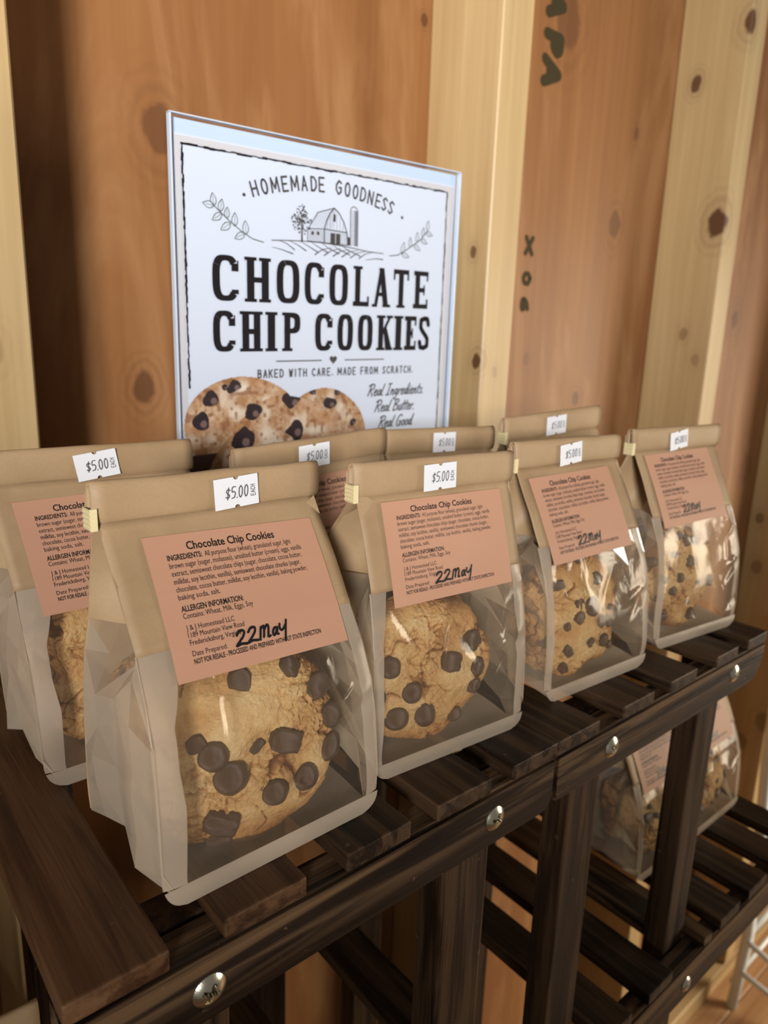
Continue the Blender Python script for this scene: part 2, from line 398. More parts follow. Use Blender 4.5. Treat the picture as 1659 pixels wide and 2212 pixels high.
# ------------------------------------------------------------------ stroke lettering
G = {  # glyph: (advance, [polylines])
'R': (.62, [[(.08, 0), (.18, .5), (.24, 1)], [(.02, .86), (.3, 1.02), (.56, .93), (.5, .62), (.18, .5)], [(.24, .5), (.4, .2), (.5, -.05)]]),
'e': (.36, [[(.06, .25), (.28, .34), (.26, .5), (.13, .5), (.05, .3), (.08, .06), (.2, 0), (.33, .12)]]),
'a': (.40, [[(.32, .46), (.16, .5), (.05, .28), (.08, .05), (.2, .06), (.33, .48), (.3, .1), (.38, .02)]]),
'l': (.22, [[(.2, 1), (.06, .3), (.06, .04), (.18, .04)]]),
'I': (.44, [[(.26, 1), (.16, 0)], [(.1, .98), (.42, 1.02)], [(.0, 0), (.3, .02)]]),
'n': (.40, [[(.09, .48), (.04, 0)], [(.06, .25), (.2, .48), (.29, .4), (.26, .05), (.36, .03)]]),
'g': (.40, [[(.32, .46), (.16, .5), (.06, .28), (.1, .06), (.26, .2), (.33, .48), (.26, -.3), (.1, -.38), (.04, -.24)]]),
'r': (.30, [[(.09, .48), (.04, 0)], [(.06, .26), (.18, .46), (.3, .46)]]),
'd': (.42, [[(.32, .44), (.16, .5), (.05, .28), (.08, .05), (.2, .06), (.3, .4), (.4, 1), (.3, .1), (.38, .02)]]),
'i': (.20, [[(.1, .48), (.06, .04), (.16, .02)], [(.14, .68), (.16, .72)]]),
't': (.28, [[(.18, .85), (.08, .1), (.2, .02)], [(.0, .55), (.3, .6)]]),
's': (.32, [[(.28, .46), (.14, .48), (.12, .34), (.24, .2), (.18, .02), (.02, .04)]]),
'.': (.18, [[(.06, .0), (.08, .05)]]),
' ': (.30, []),
'B': (.55, [[(.16, 1), (.06, 0)], [(.06, .94), (.34, 1.02), (.48, .84), (.16, .54)], [(.16, .54), (.44, .44), (.42, .1), (.06, 0)]]),
'u': (.40, [[(.08, .48), (.05, .1), (.14, 0), (.26, .14), (.32, .48), (.3, .08), (.38, .02)]]),
'G': (.60, [[(.52, .86), (.36, 1.02), (.14, .8), (.05, .4), (.14, .04), (.34, .02), (.46, .42), (.3, .42)], [(.46, .42), (.44, .0)]]),
'o': (.38, [[(.2, .5), (.06, .36), (.06, .1), (.18, 0), (.31, .16), (.3, .4), (.2, .5)]]),
'2': (.66, [[(.06, .72), (.2, .95), (.44, .92), (.46, .66), (.24, .3), (.04, .04), (.3, .1), (.62, .02)]]),
'M': (.80, [[(.08, .0), (.14, .7), (.16, .8)], [(.15, .72), (.3, .84), (.34, .6), (.3, .1)], [(.34, .55), (.5, .84), (.6, .7), (.56, .08), (.7, .06)]]),
'y': (.60, [[(.08, .66), (.1, .3), (.26, .22), (.44, .5)], [(.5, .8), (.44, .2), (.38, -.5)]]),
'$': (.62, [[(.48, .74), (.3, .84), (.12, .7), (.2, .5), (.4, .38), (.46, .2), (.28, .1), (.08, .2)], [(.34, .98), (.24, -.04)]]),
'5': (.58, [[(.46, .98), (.14, .96), (.1, .56), (.3, .6), (.44, .42), (.38, .1), (.08, .02)]]),
'0': (.60, [[(.26, 1), (.1, .76), (.1, .24), (.26, 0), (.42, .24), (.42, .76), (.26, 1)]]),
'E': (.60, [[(.46, 1), (.08, 1), (.08, 0), (.46, 0)], [(.08, .5), (.4, .5)]]),
'A': (.64, [[(.04, 0), (.27, 1), (.5, 0)], [(.13, .36), (.41, .36)]]),
'C': (.62, [[(.46, .84), (.28, 1), (.08, .74), (.08, .26), (.28, 0), (.46, .16)]]),
'H': (.64, [[(.08, 0), (.08, 1)], [(.46, 0), (.46, 1)], [(.08, .5), (.46, .5)]]),
'P': (.6, [[(.1, 0), (.1, 1), (.38, .98), (.46, .74), (.36, .5), (.1, .5)]]),
'X': (.6, [[(.06, 0), (.48, 1)], [(.06, 1), (.48, 0)]]),
'S': (.6, [[(.46, .86), (.26, 1), (.08, .8), (.14, .58), (.4, .42), (.46, .18), (.26, 0), (.06, .14)]]),
'6': (.6, [[(.42, .95), (.2, .8), (.08, .4), (.12, .08), (.34, 0), (.46, .22), (.34, .48), (.1, .4)]]),
}
class Flat:
    """collects flat 2-D faces (x, y)"""
    def __init__(s): s.v = []; s.f = []; s.lv = []
    def poly(s, pts):
        b = len(s.v); s.v += [tuple(p) for p in pts]; s.f.append(tuple(range(b, b+len(pts)))); s.lv += [(len(s.f) % 12)*1.6e-5]*len(pts)   # overlapping strokes lie a hair apart
    def line(s, pts, w, round_=True):
        for i in range(len(pts)-1):
            (x0, y0), (x1, y1) = pts[i], pts[i+1]; d = math.hypot(x1-x0, y1-y0) or 1e-9
            nx, ny = -(y1-y0)/d*w/2, (x1-x0)/d*w/2
            s.poly([(x0+nx, y0+ny), (x0-nx, y0-ny), (x1-nx, y1-ny), (x1+nx, y1+ny)])
        if round_:
            for (x, y) in pts: s.poly([(x+w/2*math.cos(k*math.pi/4), y+w/2*math.sin(k*math.pi/4)) for k in range(8)])
    def taper(s, pts, w0, w1):
        n = len(pts)-1
        for i in range(n):
            a = w0+(w1-w0)*i/n; b = w0+(w1-w0)*(i+1)/n
            (x0, y0), (x1, y1) = pts[i], pts[i+1]; d = math.hypot(x1-x0, y1-y0) or 1e-9
            nx, ny = -(y1-y0)/d/2, (x1-x0)/d/2
            s.poly([(x0+nx*a, y0+ny*a), (x0-nx*a, y0-ny*a), (x1-nx*b, y1-ny*b), (x1+nx*b, y1+ny*b)])
    def text(s, txt, x, y, h, w, sx=1.0, slant=0.0, rot=0.0, fit=None, smooth=True):
        tot = sum(G[c][0] for c in txt)*h*sx
        if fit: sx *= fit/tot
        cx = 0; c_, s_ = math.cos(rot), math.sin(rot)
        for c in txt:
            adv, pls = G[c]
            for pl in pls:
                q = pl
                if smooth and len(pl) > 3:
                    q = [pl[0]]
                    for i in range(len(pl)-1):
                        p0 = pl[max(i-1, 0)]; p1 = pl[i]; p2 = pl[i+1]; p3 = pl[min(i+2, len(pl)-1)]
                        for t in (0.33, 0.66, 1.0):
                            q.append(tuple(0.5*((2*p1[j])+(-p0[j]+p2[j])*t+(2*p0[j]-5*p1[j]+4*p2[j]-p3[j])*t*t+(-p0[j]+3*p1[j]-3*p2[j]+p3[j])*t**3) for j in (0, 1)))
                pts = []
                for (a, b) in q:
                    lx = (cx+a*sx+slant*b)*h if False else cx+(a*sx+slant*b)*h; ly = b*h
                    pts.append((x+lx*c_-ly*s_, y+lx*s_+ly*c_))
                s.line(pts, w)
            cx += adv*h*sx
    def add(s, vs, fs):
        b = len(s.v); s.v += vs; s.f += [tuple(i+b for i in f) for f in fs]; s.lv += [0]*len(vs)
_fc = {}
def font2d(txt, bold=0.0):
    """vertices/faces of a line of built-in type, normalised: cap height 1, starting at x=0; returns v, f, width"""
    if (txt, bold) in _fc: return _fc[(txt, bold)]
    cu = bpy.data.curves.new('t', 'FONT'); cu.body = txt; cu.size = 1.0; cu.resolution_u = 2; cu.offset = bold
    ob = bpy.data.objects.new('t', cu); COL.objects.link(ob)
    dg = bpy.context.evaluated_depsgraph_get(); dg.update()
    me = ob.evaluated_get(dg).to_mesh()
    n = len(me.vertices); co = np.zeros(n*3); me.vertices.foreach_get('co', co); co = co.reshape(-1, 3)/0.73
    x0 = co[:, 0].min(); w = co[:, 0].max()-x0
    r = ([(float(a-x0), float(b)) for a, b in co[:, :2]], [tuple(p.vertices) for p in me.polygons], float(w))
    ob.evaluated_get(dg).to_mesh_clear(); bpy.data.objects.remove(ob); bpy.data.curves.remove(cu)
    _fc[(txt, bold)] = r; return r
def put_font(F, txt, x, y, h, width=None, bold=0.0, rot=0.0):
    v, f, w = font2d(txt, bold); sx = (width/(w*h)) if width else 1.0
    c_, s_ = math.cos(rot), math.sin(rot)
    F.add([(x+a*h*sx*c_-b*h*s_, y+a*h*sx*s_+b*h*c_) for a, b in v], f)

# label print in label units: u 0..1 left to right (width .0625), v 0..1 top to bottom (height .0405)
LW, LH = 0.0625, 0.0405
def label_print():
    F = Flat()
    def ln(txt, u0, u1, v, h=0.026, bold=0.0):
        put_font(F, txt, u0*LW, -(v+h/2)*LH-0.0, h*LH*1.0, (u1-u0)*LW, bold)
    ln('Chocolate Chip Cookies', .215, .73, .088, .060, 0.018)
    ln('INGREDIENTS:', .10, .285, .16, .040, 0.02); ln('All purpose flour (wheat), granulated sugar, light', .30, .82, .16, .040)
    ln('brown sugar (sugar, molasses), unsalted butter (cream), eggs, vanilla', .10, .875, .215, .040)
    ln('extract, semisweet chocolate chips (sugar, chocolate, cocoa butter,', .10, .86, .27, .040)
    ln('milkfat, soy lecithin, vanilla), semisweet chocolate chunks (sugar,', .10, .84, .325, .040)
    ln('chocolate, cocoa butter, milkfat, soy lecithin, vanilla), baking powder,', .10, .87, .38, .040)
    ln('baking soda, salt.', .10, .325, .435, .040)
    ln('ALLERGEN INFORMATION:', .10, .44, .515, .042, 0.02)
    ln('Contains: Wheat, Milk, Eggs, Soy', .10, .485, .565, .040)
    ln('J & J Homestead LLC', .10, .36, .645, .038)
    ln('1189 Mountain View Road', .10, .405, .695, .038)
    ln('Fredericksburg, Virginia', .10, .375, .745, .038)
    ln('Date Prepared:', .10, .285, .82, .038)
    ln('NOT FOR RESALE - PROCESSED AND PREPARED WITHOUT STATE INSPECTION', .10, .84, .875, .036, 0.018)
    return F
F_LABEL = label_print()
def hand_print(seed=0):
    F = Flat(); r = random.Random(seed)
    F.text('22 May'.replace(' ', ''), .33*LW, -.845*LH, .0043, .00078, sx=1.15+r.uniform(-.1, .1), slant=0.25, fit=(.29+r.uniform(-.02, .03))*LW, rot=0.05)
    return F
def tag_print():
    F = Flat()
    F.text('$5.00', -.0047, -.0020, .0040, .00034, fit=.0092, slant=0.1)
    F.text('EACH', .0069, -.0022, .0016, .0002, rot=math.pi/2, fit=.0042)
    return F
F_TAG = tag_print()

# ------------------------------------------------------------------ cookies
def cookie_base(seed, R=0.0325, T=0.0115):
    rnd = random.Random(seed); off = Vector((rnd.uniform(-50, 50), rnd.uniform(-50, 50), rnd.uniform(-50, 50)))
    bm = bmesh.new(); bmesh.ops.create_icosphere(bm, subdivisions=7, radius=1)
    bake = []
    for v in bm.verts:
        p = v.co.copy(); rr = math.hypot(p.x, p.z)
        # disc: flat back (+y), domed front (-y)
        q = Vector((p.x*R, p.y*T*(1.0 if p.y < 0 else 0.75), p.z*R))
        k = abs(p.y)**0.6*(1 if p.y > 0 else -1)
        q.y = k*T*(0.72 if p.y > 0 else 1.0)
        d = p.normalized()
        s = q*(1/R)
        low = mn.noise(s*1.5+off); mid = mn.noise(s*3.8+off)
        wp = s+Vector((mn.noise(s*5+off), mn.noise(s*5+off*2), mn.noise(s*5-off)))*0.12
        bil = abs(mn.noise(wp*4.5+off*4)); bil2 = abs(mn.noise(wp*10+off*5)); bil3 = abs(mn.noise(s*23+off))
        patch = min(1, max(0, mn.noise(s*1.7+off*7)*2.4+0.45))          # crumbly against smooth areas
        crk = max(0, 1-abs(mn.noise(wp*1.7+off*2))*22)*(1 if mn.noise(s*2.2+off*6) > -.05 else 0)
        front = 1 if p.y < 0.25 else 0.25
        h = 0.0036*low+0.0016*mid+front*(0.0024*patch*(min(bil, .25)*2.2-.3)+0.0014*(0.25+patch)*(min(bil2, .3)*2-.3)+0.0007*(.3+patch)*(bil3*2-.4)-0.0019*crk)
        rim = 1+0.07*mn.noise(Vector((d.x*1.9, 0, d.z*1.9))+off)
        q.x *= rim; q.z *= rim
        v.co = q+Vector((d.x*0.5, d.y, d.z*0.5))*h
        dark_ = max(0, .09-bil)*4.0*patch+max(0, .07-bil2)*3.2*(.2+patch)
        b = 0.66+0.28*low+0.12*mid-0.50*crk-dark_-0.34*max(0, rr-0.74)/0.26*(1 if p.y < 0.1 else 1.4)+.12*(bil3-.2)
        if p.y > 0.25: b -= 0.16
        bake.append(min(max(b, 0.02), 1.0))
    me = bpy.data.meshes.new('cookie'); bm.to_mesh(me); bm.free()
    at = me.attributes.new('bake', 'FLOAT', 'POINT'); at.data.foreach_set('value', bake)
    me.polygons.foreach_set('use_smooth', [True]*len(me.polygons)); me.materials.append(M_COOKIE)
    return me
COOKIES = [cookie_base(s) for s in (3, 11, 27, 41)]
def chip_mesh(seed, kind):
    rnd = random.Random(seed); off = Vector((seed*3.1, seed*1.7, 0))
    bm = bmesh.new(); bmesh.ops.create_icosphere(bm, subdivisions=3, radius=1)
    for v in bm.verts:
        p = v.co.copy()
        if kind == 'chip':
            r = 1+0.10*mn.noise(p*1.5+off)
            q = Vector((p.x*r, p.y*0.95-0.55*max(0, -p.y)**3*0.5, p.z*r))
        else:
            m = max(abs(p.x), abs(p.y), abs(p.z)); q = p.lerp(p/m, 0.55); q *= 0.95+0.22*mn.noise(p*1.3+off)
            q.y *= 0.8; q.z *= 0.85
        v.co = q
    me = bpy.data.meshes.new('chip'); bm.to_mesh(me); bm.free()
    me.polygons.foreach_set('use_smooth', [True]*len(me.polygons)); me.materials.append(M_CHIP); return me
CHIPS = [chip_mesh(s, 'chip') for s in (1, 2, 3)]+[chip_mesh(s, 'chunk') for s in (4, 5)]
CV = []
for me in COOKIES:
    a = np.zeros(len(me.vertices)*3); me.vertices.foreach_get('co', a); CV.append(a.reshape(-1, 3))
def make_cookie(mi, loc, rot, chips, label, scale=1.0, group=None):
    """loc world; chips: (u, v, radius_mm, kind, stretch) on the front face"""
    o = link('cookie', COOKIES[mi], None); o.location = loc; o.rotation_euler = rot; o.scale = (K*scale,)*3
    tag(o, label, 'cookie', group)
    R = 0.0325; V = CV[mi]
    rnd = random.Random(mi*7+len(chips))
    for c in chips:
        u, v, r, kd = c[:4]; st = c[4] if len(c) > 4 else 1.0
        d = (V[:, 0]-u*R)**2+(V[:, 2]-v*R)**2+(V[:, 1] > 0.001)*1.0
        p = V[int(d.argmin())]
        ch = link('chocolate_chip', CHIPS[kd], None, o); r = r/1000
        n = Vector((u*0.9, -1.1, v*0.9)).normalized()
        ch.location = Vector(p)+n*r*0.10; ch.scale = (r*.98, r*0.66, r*.98*st)
        ch.rotation_euler = (math.asin(-n.z)*0.8, rnd.uniform(-.9, .9), math.atan2(n.x, -n.y)*0.9)
    return o
def rand_chips(seed, n):
    r = random.Random(seed); out = []; tries = 0
    while len(out) < n and tries < 400:
        tries += 1
        a = r.uniform(0, 2*math.pi); q = math.sqrt(r.uniform(0, 0.86)); u, v = q*math.cos(a), q*math.sin(a)
        if all((u-c[0])**2+(v-c[1])**2 > 0.045 for c in out): out.append((u, v, r.uniform(1.8, 4.6), r.choice((0, 1, 2, 3, 3, 4, 4)), r.uniform(.6, 1.35)))
    return out

# ------------------------------------------------------------------ bags
ZP = [0, .02, .04, .05, .06, .075, .09, .109]; PP = [0, .02, .07, .12, .21, .42, .66, 1.0]
def make_bag(base, psi, yt, label, seed, tilt=0.0, leanx=0.0, hs=1.0, depth=.055, hand=True, tagx=0.0, tagr=0.03, labx=0.0, labz=.1055, labr=0.0,
             half=.0415, tie=True, hw0=.041, text=True, mlk=.55, group='kraft cookie bags'):
    """base in .165 drawing units: (x, y) of the front bottom middle; z of the shelf"""
    rnd = random.Random(seed); x0, y0, z0 = base
    root = empty('cookie_bag', EYE+Vector((x0, y0, z0))*K, -math.radians(psi), label, 'bag', group)
    off = Vector((seed*5.3, seed*2.1, seed))
    yf_ = lambda z: yt*float(np.interp(z, ZP, PP))
    ytop_r = yt+.0035
    yr_ = lambda z: float(np.interp(z, [0, .008, .035, .06, .085, .109], [depth, depth+.002, depth+.002, max(depth, ytop_r+.012), max(depth-.008, ytop_r+.007), ytop_r]))
    hw = lambda z: float(np.interp(z, [0, .04, .055, .075, .109], [hw0, hw0-.0005, hw0-.001, hw0-.0018, hw0-.0012]))
    lean = lambda z: leanx*(z/.109)
    def X(p): # drawing -> object space metres, with tilt of the top and height scale
        x, y, z = p
        zz = z*hs if z > .0745 else z*(1+(hs-1)*z/.0745)
        return ((x+lean(z))*K, y*K, (zz+math.tan(math.radians(tilt))*x*min(1, z/.09)**2)*K)
    creases = []
    for _ in range(7):
        a = (rnd.uniform(-.036, .036), rnd.uniform(.008, .07)); an = rnd.choice([0.4, 0.6, 1.2, 1.5, 2.4, 2.0])+rnd.uniform(-.2, .2); L = rnd.uniform(.012, .04)
        creases.append((a, (a[0]+math.cos(an)*L, a[1]+math.sin(an)*L), rnd.choice([-1, 1])*rnd.uniform(.0009, .0018), rnd.uniform(.0011, .0024)))
    creases.append(((.041, .047), (.012, .040), -.0018, .0016)); creases.append(((.041, .044), (.02, .030), .0016, .0015))
    def crease(x, z):
        d = 0
        for a, b, am, w in creases:
            ex, ez = b[0]-a[0], b[1]-a[1]; L2 = ex*ex+ez*ez; t = min(max(((x-a[0])*ex+(z-a[1])*ez)/L2, 0), 1)
            q = math.hypot(x-a[0]-t*ex, z-a[1]-t*ez)
            if q < w*2.2: d += am*max(0, 1-q/(w*2.2))**1.3*math.sin(math.pi*min(max(t, .05), .95))
        return d
    def front(x, z, s=None):
        y = yf_(z); k = 0
        if z < .0745:
            e = min(1, max(0, (z-.0065)/.006))*min(1, (.0745-z)/.006)
            k = (crease(x, z)+.0012*mn.noise(Vector((x*45, z*45, 0))+off)-.0022*max(0, 1-((x)/.033)**2)*max(0, 1-((z-.032)/.026)**2))*e
        else:
            k = .0006*mn.noise(Vector((x*60, z*60, 3))+off)*min(1, (z-.0745)/.006)
        return y+k
    r_ = .009
    def hwb(z):      # rounded bottom corners
        if z < r_: return hw(z)-(r_-math.sqrt(max(0, r_*r_-(r_-z)**2)))
        return hw(z)
    def grid(fn, nu, nv):
        v = [fn(i/nu, j/nv) for j in range(nv+1) for i in range(nu+1)]
        f = [(j*(nu+1)+i, j*(nu+1)+i+1, (j+1)*(nu+1)+i+1, (j+1)*(nu+1)+i) for j in range(nv) for i in range(nu)]
        return [X(p) for p in v], f
    def add(name, parts, mat, parent=root, smooth=True, thick=0):
        v = []; f = []
        for a, b in parts: f += [tuple(i+len(v) for i in q) for q in b]; v += a
        o = link(name, mesh(name, v, f, smooth), mat, parent)
        if thick:
            md = o.modifiers.new('t', 'SOLIDIFY'); md.thickness = thick; md.offset = 0
        return o
    ZK = .0745
    ml = lambda z: float(np.interp(z, [0, .03, .042, .055, .064, .075], [.0068, .0085, .0072, .0070, .0100, .0125]))*mlk; mr = lambda z: .0055
    # front kraft sheet
    def fk(u, v):
        z = ZK+(.1098-ZK)*v; x = (2*u-1)*hw(z); return (x, front(x, z), z)
    add('kraft_front', [grid(fk, 24, 14)], M_KRAFT, thick=.0002)
    def fw(u, v):
        z = .0068+(ZK-.0068)*v; x = (-hw(z)+ml(z))+(2*hw(z)-ml(z)-mr(z))*u; return (x, front(x, z), z)
    add('window', [grid(fw, 56, 52)], M_WIN)
    def sl(u, v):
        z = .0068+(ZK-.0068)*v; x = -hwb(z)+ml(z)*u; return (x, front(x, z)+.0012*(1-u)*(1-u), z)
    def sr(u, v):
        z = .0068+(ZK-.0068)*v; x = hwb(z)-mr(z)*(1-u); return (x, front(x, z)+.0008*u*u, z)
    def sb(u, v):
        z = .0068*v; x = (2*u-1)*hwb(z+.0002); return (x, front(x, z)-.0004*math.sin(math.pi*v), z)
    add('seal_border', [grid(sl, 4, 34), grid(sr, 3, 34), grid(sb, 40, 6)], M_SEAL)
    # gussets
    def gus(side, z_lo, z_hi, nv):
        def g(u, v):
            yfv, yrv = None, None
            zb = z_lo+(.011*(1-abs(2*u-1))**0.8 if z_lo < .01 else 0)
            z = zb+(z_hi-zb)*v
            a, b = yf_(z), yr_(z); y = a+(b-a)*u; tri = 1-abs(2*u-1)
            inn = float(np.interp(z, [0, .02, .04, .055, .07, .085, .109], [.000, .001, .000, .004, .013, .022, .033]))*tri**0.9
            q = mn.cell_vector(Vector((round(u*4)+side*31.5+.5, round(v*nv)+.5+z_hi*900, seed+.5)))
            sh = (.0052*q.x-.0004)*tri**0.5*(1 if z < .075 else .15); y += .006*(q.y-.5)*tri*(1 if z < .072 else 0); z += .006*(q.z-.5)*tri*(1 if .014 < z < .066 else 0)
            edge = hw(z) if u < .5 else hw(z)*1.0
            if u == 0: edge = hwb(max(z, 0))
            return (side*(edge-inn+sh), y, z)
        vg, fg = grid(g, 4, nv); rt_ = random.Random(seed*7+side)
        tri_f = []
        for (a, b, c, d) in fg: tri_f += [(a, b, c), (a, c, d)] if rt_.random() < .5 else [(a, b, d), (b, c, d)]
        return vg, tri_f
    for s in (-1, 1):
        add('side_gusset', [gus(s, .0005, ZK, 6)], M_SIDE, smooth=False)
        add('kraft_gusset', [gus(s, ZK, .1098, 4)], M_KRAFT)
    def bk(u, v):
        z = .001+(.1088)*v; x = (2*u-1)*(hw(z)+.0002); return (x, yr_(z)+.0010*mn.noise(Vector((x*30, z*30, 9))+off), z)
    add('kraft_back', [grid(bk, 16, 24)], M_KRAFT, thick=.0002)
    def bt(u, v):
        y = yf_(.003)+.001+(yr_(.003)-yf_(.003)-.002)*v; x = (2*u-1)*(hw0-.004); return (x, y, .003+.003*math.sin(math.pi*v))
    add('bag_base', [grid(bt, 8, 8)], M_SIDE)
    # rolled top
    pts = []; turns = 2.3; n = 64; cyy, czz = yt+.0016, .1157
    for i in range(n+1):
        t = i/n; a = -math.pi/2+turns*2*math.pi*t      # start inside, end at outer bottom
        ry = .0009+.0020*t; rz = .0046+.0028*t
        c_, s_ = math.cos(a), math.sin(a); e = 0.75
        pts.append((cyy+ry*math.copysign(abs(c_)**e, c_), czz+rz*math.copysign(abs(s_)**e, s_)))
    def ro(u, v):
        y, z = pts[int(round(v*n))]; x = (2*u-1)*half
        w = .0007*mn.noise(Vector((x*35, 0, z*30))+off)
        return (x, y+w, z+.0004*mn.noise(Vector((x*50, 5, 0))+off))
    vv = []
    rl = grid(ro, 18, n)
    roll = add('rolled_top', [rl], M_KRAFT, thick=.00035)
    if tie:
        v = []; f = []; nz = 9
        for i in range(nz+1):
            z = .1078+.0068*i/nz; bulge = .0003*(i % 2)
            for (dx, dy) in ((.0013, -.0033), (-.0005-bulge, -.0033), (-.0006-bulge, .0020), (.0013, .0020)):
                v.append(X((-half+dx, cyy+dy, z)))
        for i in range(nz):
            for k in range(3): a = i*4+k; f.append((a, a+1, a+5, a+4))
        o = link('tin_tie', mesh('tin_tie', v, f), M_TIE, root); md = o.modifiers.new('t', 'SOLIDIFY'); md.thickness = .0004
    # orange label following the front sheet
    cr_, sr_ = math.cos(math.radians(labr)), math.sin(math.radians(labr))
    def lab(px, pz, d):   # px 0..LW, pz 0..-LH
        ax, az = px-LW/2, pz+LH/2
        x = labx+ax*cr_-az*sr_; z = labz-LH*.955/2+(ax*sr_+az*cr_)*.955
        y = yf_(z)-.0009-d
        return X((x, y, z))
    v = []; f = []
    nu, nv = 12, 10
    for d in (0, -.00015):
        v += [lab(LW*i/nu, -LH*j/nv, d) for j in range(nv+1) for i in range(nu+1)]
    N = (nu+1)*(nv+1)
    for j in range(nv):
        for i in range(nu):
            a = j*(nu+1)+i; f.append((a, a+nu+1, a+nu+2, a+1)); f.append((a+N, a+1+N, a+nu+2+N, a+nu+1+N))
    bd = [i for i in range(nu+1)]+[j*(nu+1)+nu for j in range(1, nv+1)]+[nv*(nu+1)+i for i in range(nu-1, -1, -1)]+[j*(nu+1) for j in range(nv-1, 0, -1)]
    for a, b in zip(bd, bd[1:]+bd[:1]): f.append((a, b, b+N, a+N))
    L = link('label', mesh('label', v, f, False), M_LABEL, root); L['label'] = 'salmon-orange printed ingredients label'
    if text:
        o = link('printed_text', mesh('text', [lab(a, b, .00012) for a, b in F_LABEL.v], F_LABEL.f), M_INK, L)
    if hand:
        H = hand_print(seed); o = link('handwritten_date', mesh('hand', [lab(a, b, .00020+k) for (a, b), k in zip(H.v, H.lv)], H.f), M_MARK, L)
    # price tag on the roll
    TW, TH = .0167, .0106; ty = cyy-.0031-.0005; tz = .1147
    ct, st = math.cos(tagr), math.sin(tagr)
    def tp(a, b, d): 
        x = tagx+a*ct-b*st; z = tz+a*st+b*ct
        return X((x, ty-d+.05*0, z))
    out = []
    for (cx_, sgn) in ((0, 1), (0, -1)):
        pass
    notch = .0010
    out = [(-TW/2, -TH/2)]+[(-notch*math.cos(k*math.pi/6)+.0, -TH/2+notch*math.sin(k*math.pi/6)) for k in range(7)]+[(TW/2, -TH/2), (TW/2, TH/2)]
    out += [(notch*math.cos(k*math.pi/6), TH/2-notch*math.sin(k*math.pi/6)) for k in range(7)]+[(-TW/2, TH/2)]
    n_ = len(out)
    v = [tp(a, b, 0) for a, b in out]+[tp(a, b, -.0002) for a, b in out]
    f = [tuple(range(n_)), tuple(range(n_, 2*n_))[::-1]]+[(i, (i+1) % n_, (i+1) % n_+n_, i+n_) for i in range(n_)]
    T = link('price_tag', mesh('tag', v, f), M_TAG, root)
    link('price_print', mesh('tagtext', [tp(a, b, .00012+k) for (a, b), k in zip(F_TAG.v, F_TAG.lv)], F_TAG.f), M_TAGINK, T)
    return root
Zs = -.1648
B = {}
B['B1'] = make_bag((.1085, .173, Zs), -1, .041, 'large kraft bag at the front left, nearest the camera, marked 22 May', 1, mlk=1.0, depth=.061, tagx=.0066, tagr=.06, labx=.0025, labz=.1035, labr=-1.5)
B['B2'] = make_bag((.1970, .182, Zs), 4, .018, 'kraft bag second from the left in the front row, touching the nearest bag', 2, depth=.052, tagx=-.001, tagr=.03, labx=.0015, labz=.1068, labr=0)
B['B3'] = make_bag((.302, .182, Zs), 3, .031, 'kraft bag third from the left in the front row with a clearly sagging window', 3, depth=.052, tagx=-.0015, tagr=.10, labx=-.002, labz=.1055, labr=1.5, hs=1.0)
B['B4'] = make_bag((.404, .182, Zs), 6, .029, 'kraft bag at the right end of the front row', 4, depth=.052, tagx=-.001, tagr=.14, labx=-.001, labz=.108, labr=1.5, half=.0432, hs=1.01)
B['A0'] = make_bag((.0985, .254, Zs), 0, .034, 'kraft bag at the left edge of the picture, behind the nearest bag', 5, mlk=1.0, depth=.055, leanx=-.006, tagx=.0005, tagr=.12, labx=-.001, labz=.104, labr=1.0, tie=False)
B['A1'] = make_bag((.1855, .239, Zs), 1, .030, 'kraft bag in the back row between the two nearest bags, before the sign', 6, depth=.052, tilt=4.0, tagx=-.002, tagr=.02, labx=-.0005, tie=False)
B['A2'] = make_bag((.2725, .244, Zs), 0, .030, 'back row kraft bag with only its rolled top showing, below the sign corner', 7, depth=.052, tilt=-1, tagx=.000, tagr=0, tie=False)
B['A3'] = make_bag((.357, .238, Zs), 6, .028, 'kraft bag in the back row whose roll stands highest, right of the sign', 8, depth=.052, tilt=4, hs=1.055, tagx=.000, tagr=.03)
zl = -.3826
B['L1'] = make_bag((.4815, .2145, zl), 2, .030, 'kraft bag on the lower right shelf, left of the pair behind the rack leg', 9, depth=.052, group='kraft cookie bags on lower shelves')
B['L2'] = make_bag((.562, .215, zl), 0, .030, 'kraft bag on the lower right shelf, right of the pair beside the pale stud', 10, depth=.052, group='kraft cookie bags on lower shelves')
B['L3'] = make_bag((.007, .232, zl), 1, .030, 'kraft bag on the lower left shelf, only its roll showing in the bottom left corner', 11, depth=.052, group='kraft cookie bags on lower shelves', text=False)

# cookies (drawing units), two in each bag
def ck(mi, bag, x, y, z, yaw, chips, label, tiltx=0.20, s=1.0, roll=0.0):
    r = B[bag]; a = r.rotation_euler.z
    p = r.location+Vector((x*K*math.cos(a)-y*K*math.sin(a), x*K*math.sin(a)+y*K*math.cos(a), z*K))
    return make_cookie(mi, p, (-tiltx, roll, math.radians(yaw)), chips, label, s)
c1 = [(-.28, -.02, 4.6, 0), (.42, -.02, 5.6, 3, .85), (.02, .62, 3.6, 4, 1.1), (.50, .66, 3.8, 3), (.78, .42, 4.8, 4), (.92, .10, 4.4, 1), (-.12, -.26, 5.4, 1), (.28, -.50, 4.4, 2),
      (.60, -.42, 4.6, 0), (-.22, -.68, 5.8, 3, .8), (-.22, -.92, 4.4, 4), (.88, -.20, 3.6, 2, 1.4), (.14, -.02, 2.8, 4, .7), (-.42, .10, 3.0, 4)]
ck(0, 'B1', -.0050, .0225, .0350, -16, c1, 'golden chunky cookie at the front of the nearest bag, chips across its lower half', s=1.07)
